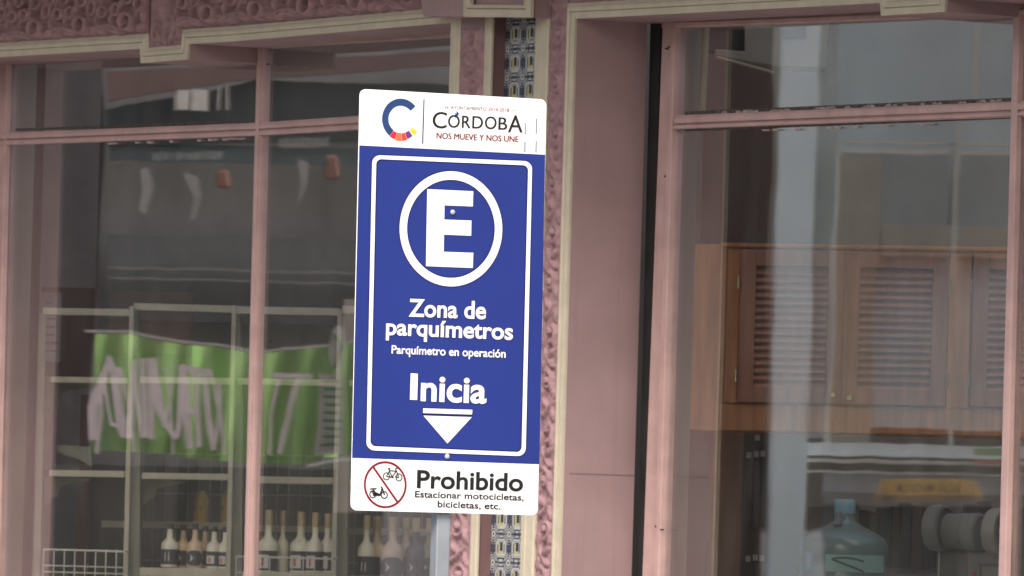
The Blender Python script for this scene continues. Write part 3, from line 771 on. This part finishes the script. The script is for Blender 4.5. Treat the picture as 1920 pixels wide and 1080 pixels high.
# grey machine with round drums
mc = thing('coffee_roaster', YQ(1810, 1150, 23.9), 'grey metal machine with round drums at the lower right of the right window', 'machine')
M_GM = paint('grey_enamel', (.24, .235, .215), .35, .08, 8)
S9 = f / 23.9
m = MB(); axd = Vector((.85, -.53, 0))
def drum(m, x, y, r, d, Y=23.95):
    m.lathe(YQ(x, y, Y), [(r * .7 / S9, -d), (r * .96 / S9, -d * .9), (r / S9, -d * .5), (r / S9, 0), (r * .86 / S9, .004), (r * .82 / S9, -.004)], 40, axd)
drum(m, 1772, 990, 44, .05); m.build('rear_drum', M_GM, mc, smooth=True)
m = MB(); drum(m, 1812, 996, 34, .07, 23.93); m.build('middle_drum', M_GM, mc, smooth=True)
m = MB(); drum(m, 1838, 998, 36, .05, 23.91); m.build('front_collar', M_GM, mc, smooth=True)
m = MB(); c = YQ(1876, 998, 23.86); R1 = 46 / S9
m.lathe(c, [(R1 * .95, -.03), (R1, -.02), (R1, .0), (R1 * .94, .012), (R1 * .80, .014), (R1 * .76, .0), (R1 * .74, -.02), (.001, -.022)], 40, axd)
m.build('bell_mouth', paint('pale_enamel', (.36, .35, .31), .3), mc, smooth=True)
m = MB(); m.lathe(c, [(.012, -.02), (.012, .012), (.006, .018)], 16, axd); m.build('hub', paint('steel_hub', (.5, .5, .5), .3, metal=.6), mc, smooth=True)
m = MB(); yp(m, [(1762, 1032), (1822, 1036), (1818, 1300), (1756, 1300)], 23.98, .2); yp(m, [(1762, 1020), (1812, 1024), (1812, 1036), (1762, 1030)], 23.96, .1); m.build('housing', paint('dark_enamel', (.12, .115, .11), .4), mc, bevel=.004)
m = MB(); yp(m, [(1816, 1034), (1900, 1040), (1892, 1300), (1808, 1300)], 23.93, .2); m.build('motor_box', M_GM, mc, bevel=.006)
m = MB(); yp(m, [(1836, 1056), (1880, 1058), (1876, 1300), (1830, 1300)], 23.925, .006); m.build('panel', paint('dark_enamel', (.12, .115, .11), .4), mc)
m = MB(); yp(m, [(1842, 1062), (1880, 1064), (1876, 1300), (1838, 1300)], 23.92, .006); m.build('panel_face', M_GM, mc)
m = MB(); m.tube([YQ(1761, 1034, 23.97), YQ(1757, 1200, 23.97)], .0022, 8); m.build('rod', M_LABW, mc)
m = MB().lathe(YQ(1827, 1077, 23.92), [(.006, 0), (.006, .01)], 12, Vector((0, -1, 0))); m.build('red_button', M_RED, mc)
# books / files behind the jug
bk_cols = [(.06, .03, .025), (.03, .035, .04), (.10, .06, .035), (.05, .05, .055), (.035, .02, .02), (.09, .075, .05), (.03, .045, .05)]
x = 1520; k = 0; rb = random.Random(11)
shelfthing = MB(); yr(shelfthing, 1500, 1062, 1900, 1072, 25.05, .3, .02)
o = shelfthing.build('counter_top', paint('dark_counter', (.09, .09, .095), .4), None); tag(o, 'dark counter behind the water jug', 'counter')
blab = ['near-black', 'slate', 'brown', 'charcoal', 'maroon', 'tan', 'dark teal']
while x < 1890:
    wpx = rb.uniform(17, 30); h = rb.uniform(0, 22); c = bk_cols[k % 7]
    m = MB(); yp(m, [(x, 938 + h), (x + wpx - 1.5, 938 + h), (x + wpx - 5, 1066), (x - 3.5, 1066)], 25.06 + rb.uniform(0, .03), .2)
    o = m.build('file_folder', paint('folder_' + blab[k % 7], c, .5), None, bevel=.003)
    tag(o, '%s upright folder on the dark counter, number %s from the left' % (blab[k % 7], ['one', 'two', 'three', 'four', 'five', 'six', 'seven', 'eight', 'nine', 'ten', 'eleven', 'twelve', 'thirteen', 'fourteen', 'fifteen', 'sixteen', 'seventeen', 'eighteen', 'nineteen', 'twenty', 'twenty one', 'twenty two'][k]), 'folder', 'folders standing on the counter')
    x += wpx; k += 1

# ------------------------------------------------------------------ what the glass mirrors: the other side of the street
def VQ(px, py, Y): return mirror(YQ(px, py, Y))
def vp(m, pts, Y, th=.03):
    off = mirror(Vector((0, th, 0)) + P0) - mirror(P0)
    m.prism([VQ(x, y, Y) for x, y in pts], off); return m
def vr(m, x0, y0, x1, y1, Y, th=.03): return vp(m, [(x0, y0), (x1, y0 + (x1 - x0) * .02), (x1 - (y1 - y0) * .0285, y1 + (x1 - x0) * .02), (x0 - (y1 - y0) * .0285, y1)], Y, th)
def vpart(nm, rects, Y, mat, parent=None, th=.03):
    m = MB()
    for k, r in enumerate(rects): vr(m, *r, Y - .004 * k, th)
    return m.build(nm, mat, parent)
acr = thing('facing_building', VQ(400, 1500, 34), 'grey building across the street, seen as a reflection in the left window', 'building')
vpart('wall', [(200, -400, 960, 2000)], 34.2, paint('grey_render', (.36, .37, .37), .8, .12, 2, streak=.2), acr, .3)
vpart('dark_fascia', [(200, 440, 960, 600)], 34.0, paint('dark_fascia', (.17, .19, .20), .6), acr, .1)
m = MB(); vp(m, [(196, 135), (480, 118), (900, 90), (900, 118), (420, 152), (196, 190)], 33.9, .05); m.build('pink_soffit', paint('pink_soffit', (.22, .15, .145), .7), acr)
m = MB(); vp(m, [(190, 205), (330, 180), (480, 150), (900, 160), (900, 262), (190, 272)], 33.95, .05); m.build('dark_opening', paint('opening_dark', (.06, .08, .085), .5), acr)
vpart('lit_window', [(328, 168, 352, 204), (356, 166, 388, 206), (322, 178, 325, 206), (408, 160, 411, 206), (424, 160, 427, 204)], 33.85, paint('lit_white', (.85, .86, .82), .6), acr)  # light of the lit patch put into a near-white colour
vpart('shopfront', [(-60, 866, 960, 2000)], 34.05, paint('shopfront_dark', (.09, .095, .085), .6), acr, .1)  # lower front, set dark and widened to cut the pale ground's reflection
vpart('side_wall', [(-200, -400, 204, 866)], 34.12, paint('side_blocker_dark', (.03, .028, .028), .8), acr, .3)  # dark wall added so the left edge of the glass mirrors little
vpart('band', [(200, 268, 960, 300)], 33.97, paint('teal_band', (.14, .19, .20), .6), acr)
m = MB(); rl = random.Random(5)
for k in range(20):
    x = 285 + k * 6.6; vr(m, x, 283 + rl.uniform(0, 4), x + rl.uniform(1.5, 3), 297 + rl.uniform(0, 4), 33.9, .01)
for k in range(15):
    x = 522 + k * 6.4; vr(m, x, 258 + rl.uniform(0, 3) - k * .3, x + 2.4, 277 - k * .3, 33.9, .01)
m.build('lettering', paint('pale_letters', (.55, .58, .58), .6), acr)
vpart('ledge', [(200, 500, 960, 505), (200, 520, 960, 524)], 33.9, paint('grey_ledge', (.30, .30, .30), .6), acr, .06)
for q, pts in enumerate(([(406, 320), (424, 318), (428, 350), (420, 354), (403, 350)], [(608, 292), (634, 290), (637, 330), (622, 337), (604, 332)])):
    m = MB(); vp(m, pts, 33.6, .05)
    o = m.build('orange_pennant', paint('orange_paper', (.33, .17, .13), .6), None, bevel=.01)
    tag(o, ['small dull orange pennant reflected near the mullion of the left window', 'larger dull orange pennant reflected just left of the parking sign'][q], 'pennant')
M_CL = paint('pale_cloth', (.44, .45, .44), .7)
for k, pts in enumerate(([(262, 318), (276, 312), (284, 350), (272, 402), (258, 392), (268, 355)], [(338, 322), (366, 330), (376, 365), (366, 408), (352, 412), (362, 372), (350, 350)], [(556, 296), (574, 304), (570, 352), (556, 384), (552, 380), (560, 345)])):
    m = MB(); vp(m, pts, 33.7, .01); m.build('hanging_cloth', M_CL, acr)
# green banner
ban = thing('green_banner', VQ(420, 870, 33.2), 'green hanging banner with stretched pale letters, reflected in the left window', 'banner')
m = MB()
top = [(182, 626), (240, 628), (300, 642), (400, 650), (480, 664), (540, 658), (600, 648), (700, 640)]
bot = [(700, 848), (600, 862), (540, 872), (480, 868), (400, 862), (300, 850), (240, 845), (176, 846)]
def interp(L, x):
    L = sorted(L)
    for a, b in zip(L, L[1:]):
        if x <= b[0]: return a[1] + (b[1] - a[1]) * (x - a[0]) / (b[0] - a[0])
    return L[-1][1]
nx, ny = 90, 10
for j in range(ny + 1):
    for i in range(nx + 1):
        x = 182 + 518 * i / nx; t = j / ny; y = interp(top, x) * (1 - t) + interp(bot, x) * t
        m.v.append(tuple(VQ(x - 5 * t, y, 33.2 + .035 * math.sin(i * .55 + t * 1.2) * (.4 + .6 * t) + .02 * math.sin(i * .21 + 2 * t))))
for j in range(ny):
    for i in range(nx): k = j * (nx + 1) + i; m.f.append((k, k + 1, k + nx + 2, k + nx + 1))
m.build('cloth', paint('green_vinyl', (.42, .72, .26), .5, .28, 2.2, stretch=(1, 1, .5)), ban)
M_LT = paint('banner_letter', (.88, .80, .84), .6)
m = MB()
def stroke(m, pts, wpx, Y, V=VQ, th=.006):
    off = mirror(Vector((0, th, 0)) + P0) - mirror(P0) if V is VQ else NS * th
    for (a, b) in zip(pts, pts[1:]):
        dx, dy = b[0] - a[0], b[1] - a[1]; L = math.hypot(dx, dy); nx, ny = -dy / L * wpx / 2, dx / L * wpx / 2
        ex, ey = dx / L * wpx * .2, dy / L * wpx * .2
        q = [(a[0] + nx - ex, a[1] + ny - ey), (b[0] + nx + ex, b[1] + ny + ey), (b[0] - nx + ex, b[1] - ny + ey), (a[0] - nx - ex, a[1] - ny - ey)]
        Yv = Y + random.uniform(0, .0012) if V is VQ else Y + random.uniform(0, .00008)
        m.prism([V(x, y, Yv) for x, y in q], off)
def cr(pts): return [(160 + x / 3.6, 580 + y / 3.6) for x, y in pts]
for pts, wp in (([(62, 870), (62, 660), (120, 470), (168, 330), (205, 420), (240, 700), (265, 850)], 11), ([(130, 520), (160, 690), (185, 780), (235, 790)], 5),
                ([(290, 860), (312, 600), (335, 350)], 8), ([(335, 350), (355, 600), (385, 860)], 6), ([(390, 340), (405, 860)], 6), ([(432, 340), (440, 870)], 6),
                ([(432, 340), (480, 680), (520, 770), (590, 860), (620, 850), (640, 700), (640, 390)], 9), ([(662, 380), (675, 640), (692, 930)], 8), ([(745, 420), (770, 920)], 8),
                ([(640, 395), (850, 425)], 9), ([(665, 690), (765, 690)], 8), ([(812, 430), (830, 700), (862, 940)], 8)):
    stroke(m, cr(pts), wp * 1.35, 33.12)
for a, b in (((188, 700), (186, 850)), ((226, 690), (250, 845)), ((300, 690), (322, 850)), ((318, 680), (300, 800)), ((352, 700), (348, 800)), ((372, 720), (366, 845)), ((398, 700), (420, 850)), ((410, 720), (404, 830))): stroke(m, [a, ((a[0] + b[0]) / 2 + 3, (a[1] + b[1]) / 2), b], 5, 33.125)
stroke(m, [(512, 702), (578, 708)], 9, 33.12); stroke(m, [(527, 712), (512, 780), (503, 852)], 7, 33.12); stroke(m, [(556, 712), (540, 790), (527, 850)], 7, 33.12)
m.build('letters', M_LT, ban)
m = MB()
for a in (230, 262, 290, 330, 360, 395): stroke(m, [(a, 648), (a - 3 + (a % 7), 690)], 5, 33.13)
m.build('pale_streaks', paint('light_green_print', (.42, .66, .30), .6), ban)
m = MB(); m.prism([VQ(630 + 15 * math.cos(q * math.pi / 8), 655 + 45 * math.sin(q * math.pi / 8), 33.10) for q in range(16)], (mirror(Vector((0, .004, 0)) + P0) - mirror(P0)))
vr(m, 592, 700, 645, 852, 33.11, .006); m.build('white_field', paint('white_vinyl', (.60, .62, .58), .5), ban)
m = MB()
for k in range(9): vr(m, 597 + (k * 5) % 8, 712 + k * 15, 632 + (k * 7) % 9, 717 + k * 15, 33.10, .004)
stroke(m, [(622, 625), (638, 650), (624, 690)], 4, 33.09)
m.build('green_writing', paint('dark_green_print', (.06, .22, .10), .6), ban)
m = MB(); stroke(m, [(160, 620), (240, 623), (300, 637), (400, 645), (480, 660), (540, 654), (700, 636)], 5, 33.10); m.build('banner_rod', paint('pale_rod', (.6, .6, .58), .4), ban)
# pale post of the house opposite, mirrored above the right-hand bottles
o = vpart('white_post', [(722, 950, 822, 1300)], 33.0, paint('white_plaster', (.46, .46, .48), .7), None, .2); tag(o, 'pale plastered pillar reflected over the bottles under the sign', 'pillar')
m = MB(); stroke(m, [(575, 872), (620, 865), (700, 858)], 6, 32.9); o = m.build('car_glint', paint('glint_white', (.8, .85, .85), .4), None); tag(o, 'bright car edge painted as a thin white rail reflected under the right end of the green banner', 'rail')  # bright streak of a car edge, put in as a white strip
m = MB(); vr(m, 640, 560, 690, 960, 33.6, .1); o = m.build('plaster_pier', paint('warm_plaster', (.48, .44, .42), .7), None); tag(o, 'warm grey pier reflected left of the parking sign', 'pier')

# right window mirrors a blue-grey house front
hb = thing('blue_house', VQ(1700, 1500, 31), 'blue-grey house front across the street, reflected in the right window', 'building')
M_BL = paint('blue_grey_render', (.34, .42, .47), .7, .12, 2.2, streak=.15)
vpart('wall', [(1576, -300, 2150, 800)], 31.2, M_BL, hb, .3)
vpart('corner_pillar', [(1464, 40, 1532, 1600)], 30.8, paint('pale_blue_plaster', (.62, .76, .84), .7, .06, 2), hb, .25)
vpart('side_wall', [(1534, -200, 1578, 820)], 31.1, paint('slate_render', (.26, .30, .31), .7), hb, .3)
vpart('reflection_blocker', [(1100, -400, 1466, 1700)], 31.3, paint('blocker_dark', (.02, .018, .017), .9), hb, .2)  # dark sheet added to keep reflections off this part of the glass
vpart('dark_bay', [(1580, 284, 1780, 470), (1800, 290, 2100, 450)], 31.15, paint('bay_dark', (.19, .23, .26), .6), hb, .02)
vpart('warm_bay', [(1556, 290, 1650, 840), (1650, 420, 1900, 480)], 31.14, paint('bay_warm', (.27, .25, .21), .7), hb, .02)
vpart('window_bar', [(1574, 262, 1930, 267), (1574, 276, 1930, 285), (1562, 270, 1570, 830), (1792, 215, 1800, 840), (1826, 45, 1834, 190)], 31.0, paint('pale_bar', (.42, .44, .42), .5), hb, .04)
vpart('pale_ledge', [(1470, 828, 2000, 852)], 30.9, paint('ledge_pale', (.54, .62, .68), .6), hb, .2)
vpart('cornice_line', [(1470, 858, 2000, 865), (1470, 880, 2000, 884)], 30.85, paint('cornice_white', (.50, .51, .49), .6), hb, .1)
vpart('shop_blind', [(1545, 884, 1650, 930), (1650, 884, 2000, 930)], 30.95, paint('grey_blind', (.70, .76, .82), .6), hb, .05)
vpart('blind_shade', [(1545, 922, 2000, 945)], 30.93, paint('dull_grey', (.20, .21, .20), .6), hb, .05)
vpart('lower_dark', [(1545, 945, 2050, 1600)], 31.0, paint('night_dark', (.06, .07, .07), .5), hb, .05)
vpart('red_patch', [(1826, 862, 1900, 868)], 30.8, paint('red_awning', (.50, .12, .10), .6), hb, .02)
vpart('green_patch', [(1826, 838, 1900, 852)], 30.8, paint('green_awning', (.20, .34, .18), .6), hb, .02)
gs = thing('gold_sign', VQ(1740, 935, 30.6), 'gold shop sign with brown lettering, reflected above the water jug', 'sign')
m = MB(); vp(m, [(1652, 897), (1690, 896), (1820, 900), (1832, 906), (1838, 940), (1836, 938), (1640, 936)], 30.6, .04); m.build('board', paint('gold_paint', (.62, .41, .11), .5, .2, 12), gs)
m = MB()
for x in (1656, 1664, 1674, 1798, 1808, 1816, 1824): stroke(m, [(x, 899), (x - 3, 936)], 2.6, 30.56)
m.build('ribs', paint('brown_print', (.17, .10, .04), .6), gs)
m = MB(); vp(m, [(1640, 926), (1838, 930), (1836, 942), (1637, 938)], 30.57, .03); m.build('lower_edge', paint('brown_edge', (.26, .18, .08), .6), gs)

# ------------------------------------------------------------------ lettering
def text_pts(s, bold=0.0, res=6):
    c = D.curves.new('t', 'FONT'); c.body = s; c.size = 1; c.resolution_u = res; c.fill_mode = 'FRONT'; c.offset = bold
    o = D.objects.new('t', c); COL.objects.link(o)
    bpy.context.view_layer.update(); dg = bpy.context.evaluated_depsgraph_get()
    me = D.meshes.new_from_object(o.evaluated_get(dg))
    V = np.array([v.co[:2] for v in me.vertices]); Fc = [tuple(p.vertices) for p in me.polygons]
    D.objects.remove(o); D.curves.remove(c); D.meshes.remove(me)
    return V, Fc
CAPH = None
def put_text(m, s, p0, p1, cap, bold=0.0, Y=0, V=None, lean=.029, cap_ref='E'):
    """baseline from pixel p0 to p1, cap = cap height in pixels"""
    VV, Fc = text_pts(s, bold); rf, _ = text_pts(cap_ref, bold)
    x0, x1 = VV[:, 0].min(), VV[:, 0].max(); ch = rf[:, 1].max(); 
    k = len(m.v); V = V or SQ
    for x, y in VV:
        t = (x - x0) / (x1 - x0); h = y / ch * cap
        px = p0[0] + (p1[0] - p0[0]) * t + h * lean; py = p0[1] + (p1[1] - p0[1]) * t - h
        m.v.append(tuple(V(px, py, Y)))
    m.f += [tuple(k + i for i in f_) for f_ in Fc]
m = MB(); put_text(m, 'MUNDAM JALISA', (1682, 922), (1795, 925), 17, .01, 30.56, VQ); m.build('lettering', paint('brown_print', (.17, .10, .04), .6), gs)

# ------------------------------------------------------------------ parking sign
sign = thing('parking_sign', Vector((SQ(834, 900).x, SQ(834, 900).y, -.015)), 'tall blue and white parking zone sign with circled letter on a thin grey post', 'sign')
S_WHITE = flat('sign_white', (.84, .85, .86), .35); S_BLUE = paint('sign_blue', (.020, .037, .22), .42, .05, 3, spec=.25); S_NAVY = flat('outline_navy', (.008, .01, .10), .4)
S_BLACK = flat('print_black', (.012, .012, .014)); S_RED = flat('print_red', (.22, .006, .02)); S_GREY = flat('print_grey', (.55, .56, .62))
def rrect(c4, r, n=8, grow=0):
    """rounded outline from four pixel corners tl,tr,br,bl"""
    out = []; P = [Vector(p) for p in c4]
    for i in range(4):
        p = P[i]; a = (P[i - 1] - p).normalized(); b = (P[(i + 1) % 4] - p).normalized()
        s, e = p + a * r, p + b * r
        for k in range(n + 1):
            t = k / n * math.pi / 2; q = p + (a + b) * r - a * (r * math.sin(t)) - b * (r * math.cos(t))
            out.append((q.x, q.y))
    return out
def grow(c4, g):
    c = sum((Vector(p) for p in c4), Vector((0, 0))) / 4
    return [(p[0] + (g if p[0] > c.x else -g), p[1] + (g if p[1] > c.y else -g)) for p in c4]
SC = [(675, 166.5), (1025, 186.5), (1008.5, 966.5), (657.5, 957)]
m = MB(); m.prism([SQ(x, y, 0) for x, y in rrect(SC, 12)], NS * .003)
plate = m.build('sign_plate', S_WHITE, sign, bevel=.0006)
def layer(m, pts, h): m.poly([SQ(x, y, -h) for x, y in pts])
def ring(m, o, i, h):
    k = len(m.v); n = len(o); m.v += [tuple(SQ(x, y, -h)) for x, y in o] + [tuple(SQ(x, y, -h)) for x, y in i]
    for q in range(n): j = (q + 1) % n; m.f.append((k + q, k + j, k + n + j, k + n + q))
m = MB(); layer(m, [(673.8, 272.5), (1022.2, 290), (1011.3, 870.5), (660.2, 858.5)], .0003); field = m.build('blue_field', S_BLUE, sign)
BC = [(698, 290.5), (998, 302.5), (985.5, 855.5), (686.8, 844)]
m = MB(); ring(m, rrect(grow(BC, 1.8), 16), rrect(grow(BC, -9.8), 9), .0005); m.build('border_outline', S_NAVY, field)
m = MB(); ring(m, rrect(BC, 15), rrect(grow(BC, -7.6), 10), .0008); m.build('border_line', S_WHITE, field)
def ell(cx, cy, rx, ry, n=64): return [(cx + rx * math.cos(a) + ry * math.sin(a) * .03, cy + rx * math.cos(a) * .045 - ry * math.sin(a)) for a in (2 * math.pi * k / n for k in range(n))]
m = MB(); ring(m, ell(845.5, 429, 98.2, 110.2), ell(845.5, 429, 80.2, 89.8), .0005); m.build('circle_outline', S_NAVY, field)
m = MB(); ring(m, ell(845.5, 429, 96.3, 108), ell(845.5, 429, 82.3, 92), .0008); m.build('circle', S_WHITE, field)
Ept = [(801, 354.5), (887.5, 358.5), (886.5, 387), (833.5, 385), (833, 411.5), (884, 413.5), (883.5, 442), (832.5, 440), (832, 472), (887.5, 474), (886.5, 502.5), (798.5, 499)]
m = MB(); layer(m, Ept, .0008); m.build('letter', S_WHITE, field)
m = MB(); c = (843, 428)
layer(m, [(x + (1.3 if x > 840 else -1.3), y + (1.2 if y > 430 else -1.2)) for x, y in Ept], .0005); m.build('letter_outline', S_NAVY, field)
def caption(txt, p0, p1, cap, bold, mat, nm='lettering', outline=True, par=field, **kw):
    if outline:
        m = MB(); put_text(m, txt, (p0[0] - .8, p0[1] + .6), (p1[0] + .8, p1[1] + .6), cap * 1.06, bold + .026, -.0005, **kw); m.build('lettering_outline', S_NAVY, par)
    m = MB(); put_text(m, txt, p0, p1, cap, bold, -.0008, **kw); return m.build(nm, mat, par)
caption('Zona de', (766, 592.5), (911, 597.5), 32.5, .024, S_WHITE)
caption('parquímetros', (723.5, 627), (961.5, 636.5), 31, .024, S_WHITE)
caption('Parquímetro en operación', (734, 662.5), (948, 670.5), 15.5, .020, S_WHITE)
# heavy word built with a slab capital
m = MB(); put_text(m, 'nicia', (788.5, 750.3), (912, 755.3), 48.5, .026, -.0008); layer(m, [(770, 699.8), (783.6, 700.4), (782.2, 750), (768.4, 749.4)], .0008); m.build('lettering', S_WHITE, field)
m = MB(); put_text(m, 'nicia', (787.2, 751), (913.4, 756), 50, .040, -.0005); layer(m, [(768.8, 698.6), (784.8, 699.2), (783.4, 751.2), (767.2, 750.6)], .0005); m.build('lettering_outline', S_NAVY, field)
m = MB(); layer(m, [(793.3, 765.5), (886, 768.3), (885, 777.2), (793.3, 774.4)], .0008); layer(m, [(793.8, 779.2), (884.7, 782), (838.9, 831.7)], .0008); m.build('arrow', S_WHITE, field)
m = MB(); layer(m, [(792, 764.2), (887.2, 767), (886.4, 781), (838.8, 833.8), (792, 778)], .0005); m.build('arrow_outline', S_NAVY, field)
# lower white part
caption('Prohibido', (781.5, 914), (980.5, 920.5), 33, .022, S_BLACK, outline=False, par=plate)
caption('Estacionar motocicletas,', (778, 932), (982, 938.5), 11.8, .016, S_BLACK, outline=False, par=plate)
caption('bicicletas, etc.', (820.5, 950.5), (938.5, 955), 11.8, .016, S_BLACK, outline=False, par=plate)
m = MB(); ring(m, ell(722.3, 908.6, 40.2, 44), ell(722.3, 908.6, 36.4, 40.2), .0008)
layer(m, [(699.0, 877.3), (701.8, 875), (746.7, 940), (743.8, 942.3)], .0009); m.build('prohibition_ring', S_RED, plate)
def vS(x, y, Y): return SQ(x, y, Y)
def lines(m, segs, wpx):
    for s in segs:
        for a, b in zip(s, s[1:]):
            dx, dy = b[0] - a[0], b[1] - a[1]; L = math.hypot(dx, dy) or 1; nx, ny = -dy / L * wpx / 2, dx / L * wpx / 2
            layer(m, [(a[0] + nx, a[1] + ny), (b[0] + nx, b[1] + ny), (b[0] - nx, b[1] - ny), (a[0] - nx, a[1] - ny)], .0006 + random.uniform(0, .0002))
m = MB()
for cx_, cy_ in ((724.5, 893), (748, 895)): ring(m, ell(cx_, cy_, 6.6, 7.6, 20), ell(cx_, cy_, 4.7, 5.7, 20), .0006)
lines(m, [[(724.5, 893), (730.5, 882.5), (743, 883.5), (735, 895), (724.5, 893)], [(730, 884), (736, 895)], [(743, 882), (748, 895)], [(729, 878), (730.5, 884)], [(727, 878.5), (732, 878.5)], [(742.5, 884), (741.5, 878.5), (746, 878)]], 1.9)
lines(m, [[(733, 894), (738, 896)], [(741, 893), (747, 896)]], 2.2); m.build('bicycle_symbol', S_BLACK, plate)
m = MB()
for cx_, cy_ in ((699, 927), (720.5, 928)): ring(m, ell(cx_, cy_, 6.7, 7.4, 20), ell(cx_, cy_, 4.6, 5.3, 20), .0006)
layer(m, [(698, 924), (706, 923), (712, 926), (714, 930), (700, 930)], .0006)
lines(m, [[(712, 929), (717, 915), (714, 912)], [(717, 916), (721, 928)], [(694, 917), (706, 916)], [(700, 918), (704, 924)], [(694, 922), (703, 922)]], 2.6); m.build('moped_symbol', S_BLACK, plate)
# upper white part
def arc(cx_, cy_, ro, ri, a0, a1, n=24, yx=1.10):
    o_, i_ = [], []
    for k in range(n + 1):
        a = math.radians(a0 + (a1 - a0) * k / n)
        for L, r in ((o_, ro), (i_, ri)): L.append((cx_ + r * math.cos(a) + r * yx * math.sin(a) * .03, cy_ + r * math.cos(a) * .05 - r * yx * math.sin(a)))
    return o_ + i_[::-1]
def part_layer(nm, pts, mat, h=.0008, par=plate):
    m = MB(); layer(m, pts, h); return m.build(nm, mat, par)
part_layer('emblem_arc', arc(751.5, 223.5, 35.2, 23.2, 41, 236), flat('emblem_blue', (.02, .055, .17)))
for a0, a1, ro, ri, cl, nm in ((237, 254, 36, 24, (.72, .02, .06), 'emblem_red'), (255, 274, 37, 23.5, (.86, .16, .05), 'emblem_orange'), (275, 291, 36.5, 24, (.75, .06, .05), 'emblem_scarlet'), (292, 310, 35.5, 24, (.14, .04, .20), 'emblem_purple'), (314, 329, 37, 25, (.62, .55, .05), 'emblem_lime')):
    part_layer('emblem_segment', arc(751.5, 223.5, ro, ri, a0, a1, 6), flat(nm, cl))
part_layer('divider', [(793.9, 186), (796.2, 186), (793.6, 269.5), (791.1, 269.5)], flat('print_slate', (.07, .08, .12)))
for ch, xa, xb, yb, cp_ in (('C', 811, 837, 239.8, 30), ('O', 840, 861.5, 238.8, 23.2), ('R', 866, 882, 239.8, 23), ('D', 885.5, 905, 240.5, 23), ('O', 909, 930.5, 241.5, 23.2), ('B', 934.5, 950.5, 242.8, 23), ('A', 952.5, 979.5, 248, 32)):
    m = MB(); put_text(m, ch, (xa - .3, yb), (xb - .3, yb + .6), cp_, 0, -.0008); put_text(m, ch, (xa + .4, yb), (xb + .4, yb + .6), cp_, 0, -.00082); m.build('lettering', S_BLACK, plate)
m = MB(); lines(m, [[(853.5, 220), (858, 211.5)], [(853, 213.5), (859.5, 216)], [(856, 209), (860, 214)]], 2.6); m.build('accent_mark', flat('accent_blue', (.02, .06, .25)), plate)
for dx in (-.3, .4): caption('NOS MUEVE Y NOS UNE', (818.5 + dx, 259.5), (972 + dx, 266.5), 10.8, .0, S_RED, outline=False, par=plate)
caption('H. AYUNTAMIENTO', (835, 204), (912, 207.6), 6, .0, flat('print_mid', (.03, .03, .05)), outline=False, par=plate)
caption('2014-2018', (915.5, 207.6), (954.5, 209.6), 6.2, .0, S_RED, outline=False, par=plate)
m = MB(); lines(m, [[(824, 200.5), (831, 200.8)], [(959, 207), (972, 207.6)]], .8)
for x, y0_, y1_ in ((985.5, 231, 252), (1006, 222, 251), (984.5, 266, 285), (1005.5, 264, 286)): lines(m, [[(x, y0_), (x - .6, y1_)]], 2.6)
m.build('faint_print', flat('print_faint', (.26, .26, .34)), plate)
for x, y in ((848.5, 398), (838.3, 856)):
    m = MB().lathe(SQ(x, y, -.001), [(.0058, 0), (.0058, .0015), (.0045, .0035), (.0015, .0045)], 20, -NS); m.build('bolt', paint('bolt_zinc', (.62, .63, .66), .35, metal=.3), sign, smooth=True)
# post: square tube
pc = SQ(831.5, 1015, .012)
m = MB(); hw = .0165
m.box(Vector((pc.x, pc.y, -.015)) - US * hw, US * hw * 2, NS * .033, Vector((0, 0, SQ(840, 200).z + .015)))
m.build('post', paint('galvanised_post', (.29, .325, .36), .45, .08, 12, metal=.2), sign, bevel=.003)
